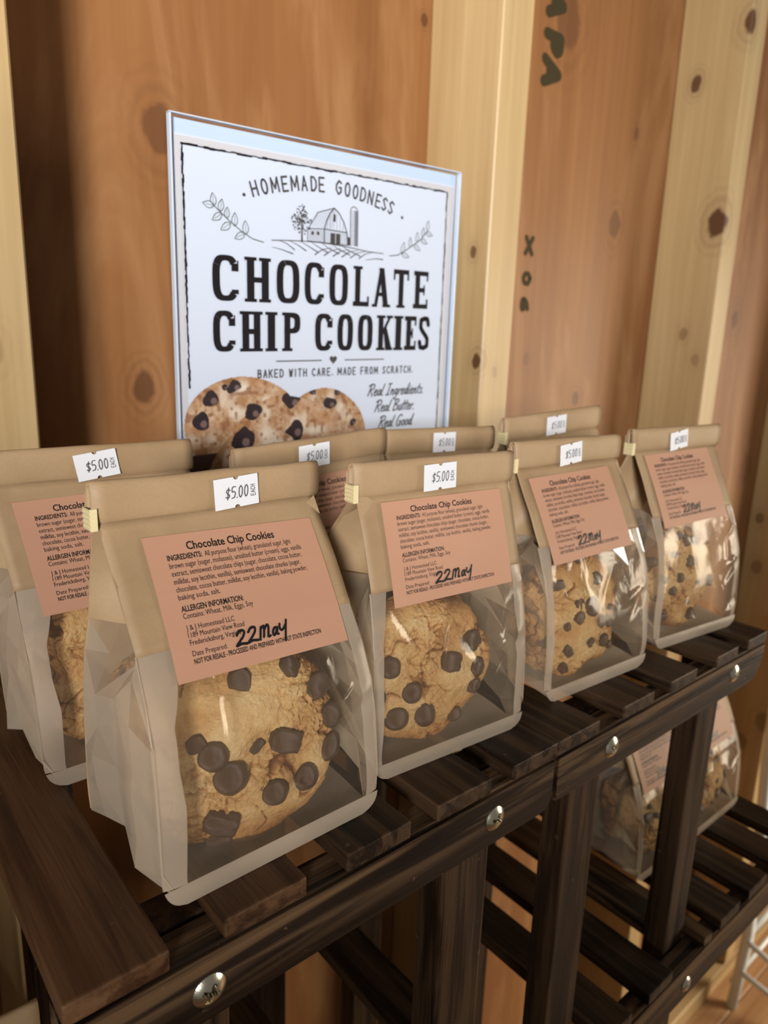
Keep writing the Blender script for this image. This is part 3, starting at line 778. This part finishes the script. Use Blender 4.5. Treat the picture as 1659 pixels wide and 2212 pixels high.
ck(2, 'B1', -.006, .0475, .0345, -6, rand_chips(21, 12), 'cookie standing behind the large front cookie in the nearest bag', tiltx=.16, s=.96)
c2 = [(-.62, .22, 4.6, 1), (.28, .12, 5.4, 3), (.62, .32, 5.2, 4), (.72, -.05, 4.2, 3), (.68, -.30, 3.8, 4), (-.30, -.18, 4.6, 0), (-.78, -.20, 4.8, 1), (-.48, -.52, 5.4, 2), (-.08, -.55, 5.0, 0, 1.3), (.40, -.66, 4.0, 1, .7), (-.72, -.80, 3.6, 4)]
ck(1, 'B2', -.0075, .0165, .0350, -12, c2, 'smooth-topped golden cookie in the second front bag, chips clustered below its crack', tiltx=.06, s=.98)
ck(3, 'B2', .004, .0385, .034, -4, rand_chips(22, 10), 'cookie behind the front one in the second front bag', tiltx=.06, s=.96)
ck(2, 'B3', -.0075, .018, .0350, -10, rand_chips(33, 16), 'cookie at the front of the third front bag, crumbly with scattered chips', tiltx=.10, s=.98)
ck(0, 'B3', -.004, .0395, .034, -4, rand_chips(34, 10), 'cookie behind the front one in the third front bag', tiltx=.08, s=.96)
ck(3, 'B4', -.006, .018, .0355, -8, rand_chips(47, 16), 'cookie at the front of the right end bag, speckled with dark chips', tiltx=.10, s=.98)
ck(1, 'B4', -.004, .0395, .034, -4, rand_chips(44, 10), 'cookie behind the front one in the right end bag', tiltx=.08, s=.96)
c5 = [(-.30, -.18, 5.6, 0), (-.30, .86, 5.6, 3, .6), (.10, .38, 3.6, 4), (.12, -.42, 5.4, 3), (-.88, .58, 3.4, 4), (.5, .2, 4.6, 1), (.55, -.3, 4.6, 2), (.3, -.75, 4.6, 1), (.62, .62, 4, 0)]
ck(2, 'A0', -.0035, .019, .0365, -10, c5, 'cookie at the front of the left edge bag with one round dark chip', tiltx=.10, s=1.03)
ck(1, 'A0', -.008, .041, .0345, 0, rand_chips(52, 10), 'pale cookie behind the front one in the left edge bag', tiltx=.08, s=1.0)
for i, (bg, where) in enumerate((('A1', 'back row bag between the two nearest bags'), ('A2', 'back row bag under the sign corner'), ('A3', 'back row bag with the highest roll'), ('L1', 'left bag of the lower right shelf'), ('L2', 'right bag of the lower right shelf'), ('L3', 'lower left shelf bag'))):
    ck((i+1) % 4, bg, -.002, .019, .0345, -6, rand_chips(60+i, 12 if bg != 'L3' else 5), 'front cookie in the '+where, tiltx=.10, s=.97)
    if bg != 'L3': ck((i+3) % 4, bg, .002, .0395, .034, -4, rand_chips(70+i, 8), 'rear cookie in the '+where, tiltx=.08, s=.95)

# ------------------------------------------------------------------ sign in clear acrylic holder
SY, SWd = 0.388, 0.216
sx0, sz1 = 0.4433*SY, EYE.z+0.2933*SY
zshelf = EYE.z-U
SH = sz1-zshelf-0.004
sign = empty('sign_holder', (sx0+SWd/2, SY, zshelf+0.0005), 0, 'clear acrylic holder with a white chocolate chip cookies sign, standing behind the bags', 'sign')
TILT = math.radians(1.6)
def SP(u, v, d):      # design coords: u right 0..1, v <= 0 down from the top edge (units of width); d = towards viewer
    x = (u-0.5)*SWd; z = (sz1-zshelf)+v*SWd
    zz = z+math.tan(TILT)*(x+SWd/2)*(1 if z > .02 else z/.02)
    return (x, -d, zz)
M_ACR = None
def acrylic():
    t = NT('clear_acrylic')
    trp = t.n('ShaderNodeBsdfTransparent'); trp.inputs[0].default_value = (0.96, 0.98, 1, 1)
    g = t.n('ShaderNodeBsdfGlossy'); g.inputs['Roughness'].default_value = 0.05; g.inputs[0].default_value = (1, 1, 1, 1)
    fr = t.n('ShaderNodeFresnel'); fr.inputs[0].default_value = 1.49
    bf = t.n('ShaderNodeNewGeometry').outputs['Backfacing']; ff_ = t.math('MULTIPLY', fr.outputs[0], t.math('SUBTRACT', 1.0, bf))
    m = t.n('ShaderNodeMixShader'); t.l(ff_, m.inputs[0]); t.l(trp.outputs[0], m.inputs[1]); t.l(g.outputs[0], m.inputs[2])
    t.l(m.outputs[0], t.out.inputs[0]); return t.m
M_ACR = acrylic()
M_ACE = NT('acrylic_edge'); _b = M_ACE.bsdf((0.72, 0.82, 0.95, 1), 0.12, 0.8, Transmission_Weight=0.35); M_ACE = M_ACE.m
M_PAPER = plain('sign_paper', (0.60, 0.62, 0.695), 0.55, 0.3)
M_PAPER2 = plain('sign_white_insert', (0.50, 0.575, 0.75), 0.5, 0.3)
M_PINK = plain('print_vignette', (0.56, 0.52, 0.52), 0.55, 0.3)
M_PRINT = plain('sign_ink', (0.010, 0.007, 0.009), 0.6, 0.12)
M_PRINT2 = plain('sign_ink_soft', (0.055, 0.045, 0.042), 0.55, 0.3)
M_GREEN = plain('sign_ink_green', (0.10, 0.11, 0.085), 0.55, 0.3)
vb = -(SH)/SWd
def sheet(u0, u1, v0, v1, d, t, n=8):
    v = []; f = []
    for dd in (d, d-t):
        for j in range(n+1):
            for i in (0, 1): v.append(SP(u0+(u1-u0)*i, v0+(v1-v0)*j/n, dd))
    N = 2*(n+1)
    for j in range(n):
        a = 2*j; f += [(a, a+2, a+3, a+1), (a+N, a+1+N, a+3+N, a+2+N), (a, a+N, a+2+N, a+2), (a+1, a+3, a+3+N, a+1+N)]
    f += [(0, 1, 1+N, N), (2*n, 2*n+N, 2*n+1+N, 2*n+1)]
    return mesh('sheet', v, f)
link('front_pane', sheet(0, 1, 0, vb, .0030, .0016), M_ACR, sign)
link('back_pane', sheet(0, 1, 0.0, vb, -.0022, .0020), M_ACR, sign)
link('insert_sheet', sheet(.012, .992, -.006, vb+.01, -.0006, .0002), M_PAPER2, sign)
poster = link('poster', sheet(.014, .985, -.040, vb+.015, .0000, .0002), M_PAPER, sign); poster['label'] = 'printed paper with title, barn drawing and cookie photo'
for (a, b, c, d) in ((-.002, .003, 0, vb), (.996, 1.002, 0, vb), (-.002, 1.002, .002, -.001)):
    link('edge_strip', sheet(a, b, c, d, .0032, .0034), M_ACE, sign)
link('holder_foot', box(-SWd/2, SWd/2, -.032, .012, 0.0, .003, .001), M_ACR, sign)
M_EDGE = M_ACE
def emit(name, F, mat, d=.0003, lab=None):
    o = link(name, mesh(name, [SP(a, b, d+k) for (a, b), k in zip(F.v, F.lv)], F.f), mat, poster)
    if lab: o['label'] = lab
    return o
# pinkish vignette margin, then border
F = Flat(); w_ = .012
for (x0, x1, y0, y1) in ((.016, .031, -.045, vb+.02), (.955, .984, -.045, vb+.02), (.031, .955, -.045, -.060)):
    F.poly([(x0, y0), (x0, y1), (x1, y1), (x1, y0)])
emit('printed_margin', F, M_PINK, .00015)
F = Flat(); rb = random.Random(5)
def rough_line(F, p, q, w, n=60):
    for i in range(n):
        t0, t1 = i/n, (i+1)/n
        a = (p[0]+(q[0]-p[0])*t0, p[1]+(q[1]-p[1])*t0); b = (p[0]+(q[0]-p[0])*t1, p[1]+(q[1]-p[1])*t1)
        ww = w*rb.uniform(.45, 1.1)
        d = math.hypot(b[0]-a[0], b[1]-a[1]); nx, ny = -(b[1]-a[1])/d, (b[0]-a[0])/d; o = rb.uniform(-.2, .2)*w
        F.poly([(a[0]+nx*(ww/2+o), a[1]+ny*(ww/2+o)), (a[0]+nx*(o-ww/2), a[1]+ny*(o-ww/2)), (b[0]+nx*(o-ww/2), b[1]+ny*(o-ww/2)), (b[0]+nx*(ww/2+o), b[1]+ny*(ww/2+o))])
rough_line(F, (.031, -.063), (.953, -.063), .0055); rough_line(F, (.034, -.063), (.037, -.66), .0062); rough_line(F, (.953, -.063), (.957, -1.24), .0050)
emit('printed_border', F, M_PRINT)
# heavy slab letters
def slab(F, ch, x0, x1, y0, y1):
    w, h = x1-x0, y1-y0; t = .018*(w/.078)**.5 if w > .05 else .020; t = max(t, .0165)*1.22; th = .0140; se = .0075; sh = .0085
    def rc(a, b, c, d): F.poly([(a, c), (b, c), (b, d), (a, d)])
    def arc(cx, cy_, rx, ry, a0, a1, tx=t, ty=th, n=18, e=.62):
        for i in range(n):
            q = []
            for (k, (rr, ss)) in ((i, (rx, ry)), (i+1, (rx, ry)), (i+1, (rx-tx, ry-ty)), (i, (rx-tx, ry-ty))):
                a = math.radians(a0+(a1-a0)*k/n); c_, s_ = math.cos(a), math.sin(a)
                q.append((cx+rr*math.copysign(abs(c_)**e, c_), cy_+ss*math.copysign(abs(s_)**e, s_)))
            F.poly(q)
    def stem(x, a=y0, b=y1, serif=True):
        rc(x, x+t, a, b)
        if serif:
            for yy in (a, b-sh): rc(x-se, x+t+se, yy, yy+sh)
    cx, cy_ = (x0+x1)/2, (y0+y1)/2
    if ch == 'O': arc(cx, cy_, w/2, h/2, 0, 360, n=32)
    elif ch == 'C':
        arc(cx, cy_, w/2, h/2, 38, 322, n=28); rc(x1-t*.95, x1, y1-.040, y1-.020); F.poly([(x1-.004, y1-.026), (x1, y1-.040), (x1, y1-.012), (x1-.004, y1-.012)])
        F.poly([(x1-t*.95, y0+.030), (x1, y0+.030), (x1, y0+.018), (x1-t*.95, y0+.020)])
    elif ch == 'H': stem(x0+se); stem(x1-t-se); rc(x0+se, x1-se, cy_-th/2, cy_+th/2)
    elif ch == 'L': stem(x0+se); rc(x0, x1, y0, y0+th); rc(x1-.007, x1, y0, y0+.030)
    elif ch == 'I': stem(cx-t/2)
    elif ch == 'A':
        for (a, b, c_, d_) in ((x0+.006, cx-t*.35, t*.62, 1), (x1-.006-t, cx-t*.55, t, 1)):
            F.poly([(a, y0), (a+c_, y0), (b+c_, y1), (b, y1)])
        rc(x0+.014, x1-.018, y0+h*.28, y0+h*.28+th*.8); rc(x0-.002, x0+.018, y0, y0+sh); rc(x1-.03, x1+.002, y0, y0+sh)
    elif ch == 'T': stem(cx-t/2, serif=False); rc(x0, x1, y1-th, y1); rc(x0, x0+.007, y1-.032, y1); rc(x1-.007, x1, y1-.032, y1); rc(cx-t/2-se, cx+t/2+se, y0, y0+sh)
    elif ch == 'E':
        stem(x0+se); rc(x0, x1, y0, y0+th); rc(x0, x1, y1-th, y1); rc(x0+se, x1-.014, cy_-th/2, cy_+th/2); rc(x1-.007, x1, y0, y0+.030); rc(x1-.007, x1, y1-.030, y1); rc(x1-.02, x1-.014, cy_-.016, cy_+.016)
    elif ch == 'P': stem(x0+se); arc(x0+w*.45, y1-h*.27, w*.55, h*.27, -90, 90, n=14); rc(x0+se, x0+w*.5, y1-th, y1); rc(x0+se, x0+w*.5, y1-h*.54, y1-h*.54+th)
    elif ch == 'K':
        stem(x0+se); F.poly([(x0+se+t*.8, cy_-.012), (x0+se+t*.8, cy_+.008), (x1-.012, y1), (x1-.002, y1)]); F.poly([(x0+w*.42, cy_+.012), (x1-t-.006, y0), (x1+.002, y0), (x0+w*.62, cy_+.022)])
        rc(x1-.026, x1+.003, y0, y0+sh); rc(x1-.024, x1+.002, y1-sh, y1)
    elif ch == 'S':
        F.line([(x1-.007, y1-.026), (x1-.012, y1-.008), (cx, y1-.0065), (x0+.0095, y1-.012), (x0+.009, y1-.035), (cx-.006, cy_+.006), (cx+.008, cy_-.008), (x1-.0095, y0+.036), (x1-.010, y0+.013), (cx, y0+.0065), (x0+.010, y0+.009), (x0+.006, y0+.026)], .0155)
F = Flat()
for ch, a, b in zip('CHOCOLATE', (.109, .204, .305, .399, .486, .575, .651, .736, .822), (.186, .287, .381, .467, .555, .637, .722, .801, .886)):
    slab(F, ch, a, b, -.432, -.315)
for ch, a, b in zip('CHIPCOOKIES', (.108, .188, .270, .323, .437, .519, .597, .672, .749, .790, .852), (.174, .260, .306, .385, .500, .578, .656, .736, .777, .841, .902)):
    slab(F, ch, a, b, -.565, -.457)
emit('title_lettering', F, M_PRINT)
F = Flat()   # arched line
def arch(F, ch, u, v, h, rot, w=.0045): 
    if ch == '.': F.line([(u, v), (u+.001, v)], .007); return
    wd = {'M': .62, 'I': .2}.get(ch, .46)*h
    Q = Flat(); SG = {'H': [[(0, 0), (0, 1)], [(1, 0), (1, 1)], [(0, .5), (1, .5)]], 'O': [[(.5+.5*math.cos(k*.5236), .5+.5*math.sin(k*.5236)) for k in range(13)]], 'M': [[(0, 0), (.06, 1), (.5, .25), (.94, 1), (1, 0)]],
      'E': [[(1, 1), (0, 1), (0, 0), (1, 0)], [(0, .5), (.8, .5)]], 'A': [[(0, 0), (.5, 1), (1, 0)], [(.2, .35), (.8, .35)]], 'D': [[(0, 0), (0, 1), (.6, .97), (1, .7), (1, .3), (.6, .03), (0, 0)]],
      'G': [[(1, .85), (.5, 1), (0, .7), (0, .3), (.5, 0), (1, .2), (1, .5), (.6, .5)]], 'N': [[(0, 0), (0, 1), (1, 0), (1, 1)]], 'S': [[(1, .85), (.5, 1), (.05, .78), (.5, .5), (.95, .24), (.5, 0), (0, .15)]],
      'B': [[(0, 0), (0, 1), (.8, .95), (.85, .6), (0, .52)], [(0, .52), (.95, .42), (.9, .06), (0, 0)]], 'K': [[(0, 0), (0, 1)], [(1, 1), (0, .42)], [(.3, .6), (1, 0)]], 'W': [[(0, 1), (.25, 0), (.5, .8), (.75, 0), (1, 1)]],
      'I': [[(.5, 0), (.5, 1)]], 'T': [[(.5, 0), (.5, 1)], [(0, 1), (1, 1)]], 'C': [[(1, .85), (.5, 1), (0, .7), (0, .3), (.5, 0), (1, .15)]], 'R': [[(0, 0), (0, 1), (.8, .95), (.85, .6), (0, .5)], [(.4, .5), (1, 0)]], 'F': [[(1, 1), (0, 1), (0, 0)], [(0, .5), (.8, .5)]]}
    c_, s_ = math.cos(rot), math.sin(rot)
    for pl in SG[ch]:
        F.line([(u+(a*wd)*c_-(b*h)*s_, v+(a*wd)*s_+(b*h)*c_) for a, b in pl], w)
s1 = 'HOMEMADE'; s2 = 'GOODNESS'
us1 = [.234, .264, .293, .327, .355, .389, .420, .447]; us2 = [.506, .537, .566, .594, .622, .652, .676, .702]
for ch, u in list(zip(s1, us1))+list(zip(s2, us2)):
    k = (u-.484)/.26; v = -.121-.043*k*k; arch(F, ch, u, v, .036, -.33*k, .0052)
F.line([(.205, -.160), (.206, -.160)], .009); F.line([(.761, -.160), (.762, -.160)], .009)
for i, (ch, u) in enumerate(zip('BAKEDWITHCAREMADEFROMSCRATCH', None or [.244+.0 for _ in range(28)])): pass
x = .244
for wd in ('BAKED', 'WITH', 'CARE.', 'MADE', 'FROM', 'SCRATCH.'):
    for ch in wd:
        h = .0215
        if ch == '.': F.line([(x, -.636), (x+.001, -.636)], .004); x += .008; continue
        arch(F, ch, x, -.638, h, 0, .0036); x += ({'M': .62, 'I': .2}.get(ch, .46)*h)+.0083
    x += .0135
F.line([(.303, -.593), (.462, -.593)], .0032, False); F.line([(.548, -.593), (.706, -.593)], .0032, False)
hp = [(.505+.0145*(16*math.sin(t)**3)/17, -.591+.0145*(13*math.cos(t)-5*math.cos(2*t)-2*math.cos(3*t)-math.cos(4*t))/17) for t in [2*math.pi*k/24 for k in range(24)]]
for i in range(24): F.poly([(.505, -.594), hp[i], hp[(i+1) % 24]])
emit('small_lettering', F, M_PRINT2)
F = Flat()
F.text('Real Ingredients.', .640, -.708, .036, .0040, slant=.28, fit=.245); F.text('Real Butter.', .671, -.760, .036, .0040, slant=.28, fit=.175); F.text('Real Good.', .689, -.812, .036, .0040, slant=.28, fit=.155)
emit('script_lettering', F, M_PRINT2)
# barn drawing
F = Flat(); rb = random.Random(9); lw = .0022
F.line([(.466, -.259), (.466, -.221), (.472, -.200), (.486, -.176), (.500, -.161), (.518, -.174), (.535, -.196), (.547, -.224), (.550, -.259)], lw*1.5)
F.line([(.466, -.221), (.410, -.225), (.442, -.179), (.500, -.161)], lw); F.line([(.408, -.226), (.408, -.259), (.55, -.259)], lw)
F.line([(.466, -.221), (.474, -.2215), (.547, -.224)], lw)
for k in range(14):
    x = .47+.0057*k; top = -.166-abs(x-.502)*1.1; F.line([(x, -.259), (x, max(top, -.222) if k % 2 else -.222)], .0009, False)
for k in range(8): F.line([(.412, -.229-.004*k), (.464, -.226-.0042*k)], .0007, False)
for (a, b, c_, d_) in ((.488, .504, -.258, -.230), (.507, .523, -.258, -.230), (.4965, .505, -.198, -.178)): F.poly([(a, c_), (b, c_), (b, d_), (a, d_)])
for (a, b) in ((.421, -.240), (.44, -.239)): F.poly([(a, b), (a+.008, b), (a+.008, b+.009), (a, b+.009)])
for k in range(9): F.line([(.425+.008*k, -.219+.0), (.443+.0075*k, -.182+.0022*k)], .0006, False)
F.line([(.560, -.259), (.559, -.163), (.562, -.154), (.572, -.149), (.583, -.154), (.587, -.163), (.588, -.259)], lw)
for k in range(16): F.line([(.560, -.163-.0062*k), (.5875, -.163-.0062*k)], .0010, False)
for k in range(6): F.line([(.5875-.0022*k, -.259), (.5865-.0022*k, -.160)], .0012, False)
F.line([(.551, -.236), (.560, -.240)], lw); F.poly([(.551, -.259), (.56, -.259), (.56, -.238), (.551, -.234)])
F.taper([(.389, -.262), (.388, -.225), (.387, -.185)], .006, .002)
for k in range(150):
    a = rb.uniform(0, 6.28); r = math.sqrt(rb.random()); x = .387+.034*r*math.cos(a); y = -.203+.040*r*math.sin(a); w_ = 1-max(0, (y+.203)/.04)*.55
    x = .387+(x-.387)*w_; s = rb.uniform(.0014, .0034); F.poly([(x+s*math.cos(q), y+s*math.sin(q)*.8) for q in (0, 1.2, 2.3, 3.6, 4.9)])
for k in range(8):
    a = rb.uniform(.4, 2.7); F.line([(.388, -.225+.004*k), (.388+.022*math.cos(a), -.222+.004*k+.014*math.sin(a))], .0012, False)
hill = [(.29+.4*t, -.268+.010*math.sin(math.pi*min(1, t*1.1+.05))-.004*t) for t in [k/20 for k in range(21)]]
F.line(hill, .0022)
for k in range(7):
    x = .31+.035*k; F.taper([(x, -.264+.002*min(k, 4)), (x+.03, -.272), (x+.055+.004*k, -.286)], .0008, .0032)
for k in range(6):
    x = .655-.032*k; F.taper([(x, -.270), (x-.035, -.278), (x-.062, -.294)], .0008, .0032)
F.taper([(.29, -.284), (.32, -.288), (.36, -.297)], .0008, .003); F.taper([(.69, -.290), (.66, -.289), (.62, -.296)], .003, .001)
emit('barn_drawing', F, M_PRINT2)
def leaf(F, base, tip, w):
    (x0, y0), (x1, y1) = base, tip; dx, dy = x1-x0, y1-y0; n = (-dy*w, dx*w)
    L_ = [(x0+dx*t+n[0]*math.sin(math.pi*t**.8), y0+dy*t+n[1]*math.sin(math.pi*t**.8)) for t in [k/7 for k in range(8)]]
    R_ = [(x0+dx*t-n[0]*math.sin(math.pi*t**.8), y0+dy*t-n[1]*math.sin(math.pi*t**.8)) for t in [k/7 for k in range(8)]]
    F.line(L_, .0018, False); F.line(R_, .0018, False); F.line([base, (x0+dx*.75, y0+dy*.75)], .0009, False)
F = Flat()
F.line([(.264, -.274), (.23, -.268), (.197, -.252), (.154, -.224), (.118, -.197)], .0026)
for b, t in (((.118, -.197), (.114, -.166)), ((.118, -.197), (.086, -.193)), ((.135, -.209), (.141, -.178)), ((.140, -.214), (.112, -.232)), ((.153, -.224), (.156, -.196)), ((.165, -.235), (.136, -.254)), ((.176, -.241), (.178, -.207)), ((.210, -.259), (.208, -.224)), ((.206, -.257), (.176, -.272))): leaf(F, b, t, .26)
F.line([(.716, -.277), (.75, -.272), (.788, -.252), (.842, -.220), (.872, -.190)], .0026)
for b, t in (((.872, -.190), (.874, -.158)), ((.866, -.196), (.896, -.202)), ((.852, -.210), (.855, -.180)), ((.845, -.217), (.874, -.229)), ((.828, -.228), (.829, -.197)), ((.815, -.236), (.844, -.252)), ((.800, -.246), (.800, -.214)), ((.765, -.267), (.775, -.232)), ((.765, -.267), (.797, -.275))): leaf(F, b, t, .22)
emit('leaf_sprigs', F, M_GREEN)
# printed cookie photograph: coloured grid
def vn(x, y, sc_, seed):
    rs = np.random.RandomState(seed); g = rs.rand(64, 64); X_, Y_ = x*sc_, y*sc_
    xi, yi = np.floor(X_).astype(int), np.floor(Y_).astype(int); fx, fy = X_-xi, Y_-yi; fx = fx*fx*(3-2*fx); fy = fy*fy*(3-2*fy)
    q = lambda a, b: g[a % 64, b % 64]
    return (q(xi, yi)*(1-fx)+q(xi+1, yi)*fx)*(1-fy)+(q(xi, yi+1)*(1-fx)+q(xi+1, yi+1)*fx)*fy
nx_, ny_ = 300, 190
u_ = np.linspace(.016, .66, nx_+1); v_ = np.linspace(-.628, -1.05, ny_+1); UU, VV = np.meshgrid(u_, v_)
ns = lambda s, k: vn(UU+5, VV+5, s, k)
fb = .3*ns(22, 1)+.35*ns(70, 2)+.35*ns(150, 3)
col = np.zeros(UU.shape+(3,)); alpha = np.zeros(UU.shape)
def cookie2d(cx, cy_, rx, ry, rot, tone, seed):
    global col, alpha
    c_, s_ = math.cos(rot), math.sin(rot); dx, dy = UU-cx, VV-cy_
    a = (dx*c_+dy*s_)/rx; b = (-dx*s_+dy*c_)/ry; r = np.sqrt(a*a+b*b)*(1+.04*(ns(14, seed)-.5))
    m = r < 1
    base = np.array([.62, .42, .26])*tone; dark = np.array([.38, .19, .09])*tone; pale = np.array([.74, .60, .46])*tone
    k = np.clip((fb-.35)*2.2, 0, 1)[..., None]; c = dark*(1-k)+base*k; kk = np.clip((ns(30, seed+5)-.5)*2.2, 0, 1)[..., None]; c = c*(1-kk)+pale*kk
    e = np.clip((r-.80)/.20, 0, 1)[..., None]; c = c*(1-e*.6)+np.array([.42, .19, .07])*e*.6
    holes = np.clip((ns(75, seed+8)-.68)*5, 0, .8)[..., None]; c = c*(1-holes)+np.array([.25, .10, .04])*holes
    col[m] = c[m]; alpha[m] = 1
cookie2d(.475, -.830, .165, .155, -.25, .90, 11)
cookie2d(.205, -.775, .190, .142, -.12, 1.0, 12)
dk = (UU < .13) & (VV < -.84); col[dk] = (.045, .018, .012); alpha[dk] = 1
cookie2d(.285, -.955, .235, .205, .80, .62, 14)
cookie2d(.340, -.915, .215, .225, .35, .97, 13)
for (cx, cy_, r) in ((.169, -.657, .022), (.097, -.69, .026), (.226, -.732, .026), (.358, -.707, .028), (.496, -.722, .020), (.065, -.75, .028), (.191, -.809, .034), (.367, -.795, .032), (.584, -.785, .012), (.52, -.69, .010), (.43, -.685, .012), (.30, -.90, .03), (.45, -.88, .03), (.14, -.66, .010)):
    d = np.hypot((UU-cx), (VV-cy_)*1.1)/r+(ns(40, 31)-.5)*.7
    m = (d < 1) & (alpha > 0); col[m] = (.028, .016, .018)
    h = (np.hypot(UU-cx-r*.35, VV-cy_+r*.25)/r < .35) & m; col[h] = (.17, .10, .09)
vv = [SP(float(a), float(b), .0004) for a, b in zip(UU.ravel(), VV.ravel())]
ff = []
for j in range(ny_):
    for i in range(nx_):
        if alpha[j, i] and alpha[j+1, i] and alpha[j, i+1] and alpha[j+1, i+1]:
            a = j*(nx_+1)+i; ff.append((a, a+nx_+1, a+nx_+2, a+1))
pm_ = mesh('cookie_photo', vv, ff)
ca = pm_.color_attributes.new('print', 'FLOAT_COLOR', 'POINT')
ca.data.foreach_set('color', np.concatenate([col.reshape(-1, 3), np.ones((col.size//3, 1))], 1).astype(np.float32).ravel())
t = NT('printed_photo'); an = t.n('ShaderNodeAttribute', attribute_name='print'); t.bsdf(an.outputs['Color'], .5, .3)
link('cookie_photo', pm_, t.m, poster)

# ------------------------------------------------------------------ stencilled mill marks on the plywood (part of the wall)
M_STEN = plain('stencil_ink', (0.040, 0.030, 0.012), 0.7, 0.2)
F = Flat()
for ch, z in (('A', .3560), ('P', .3180), ('A', .2930)):
    F.text(ch, .6415, E_+z, .0235, .0110, sx=1.9 if ch == 'A' else 1.6, rot=-math.pi/2, smooth=False)
for ch, z, sx_ in (('X', .1200, 4.4), ('0', .0830, 3.2), ('6', .0560, 3.2)):
    F.text(ch, .6330, E_+z,   .0110, .0055, sx=sx_*.8, rot=-math.pi/2)
link('stencil_mark', mesh('stencil', [(a, Yw-.0004-k, b) for (a, b), k in zip(F.v, F.lv)], F.f), M_STEN, root)

# ------------------------------------------------------------------ white metal stand by the wall
ws = empty('metal_stand', (1.26, 0.40, 0), 0, 'white tubular metal stand on the floor beyond the right rack', 'stand')
def wt(name, pts, r): return link(name, (lambda me: (me.transform(Matrix.Translation((-1.26, -.40, 0))), me)[1])(tube(pts, r)), M_WHITEM, ws)
wt('leg', [(1.268, .402, .0), (1.285, .400, .16), (1.262, .400, .36), (1.225, .400, .55), (1.222, .400, .80)], .0100)
wt('leg', [(1.62, .402, .0), (1.60, .400, .25), (1.585, .400, .80)], .0085)
wt('crossbar', [(1.285, .400, .158), (1.60, .400, .158)], .0065)
wt('brace', [(1.275, .395, .15), (1.36, .15, .004)], .0055)
wt('brace', [(1.268, .395, .085), (1.33, .22, .004)], .0055)
wt('crossbar', [(1.27, .41, .05), (1.60, .41, .05)], .0045)
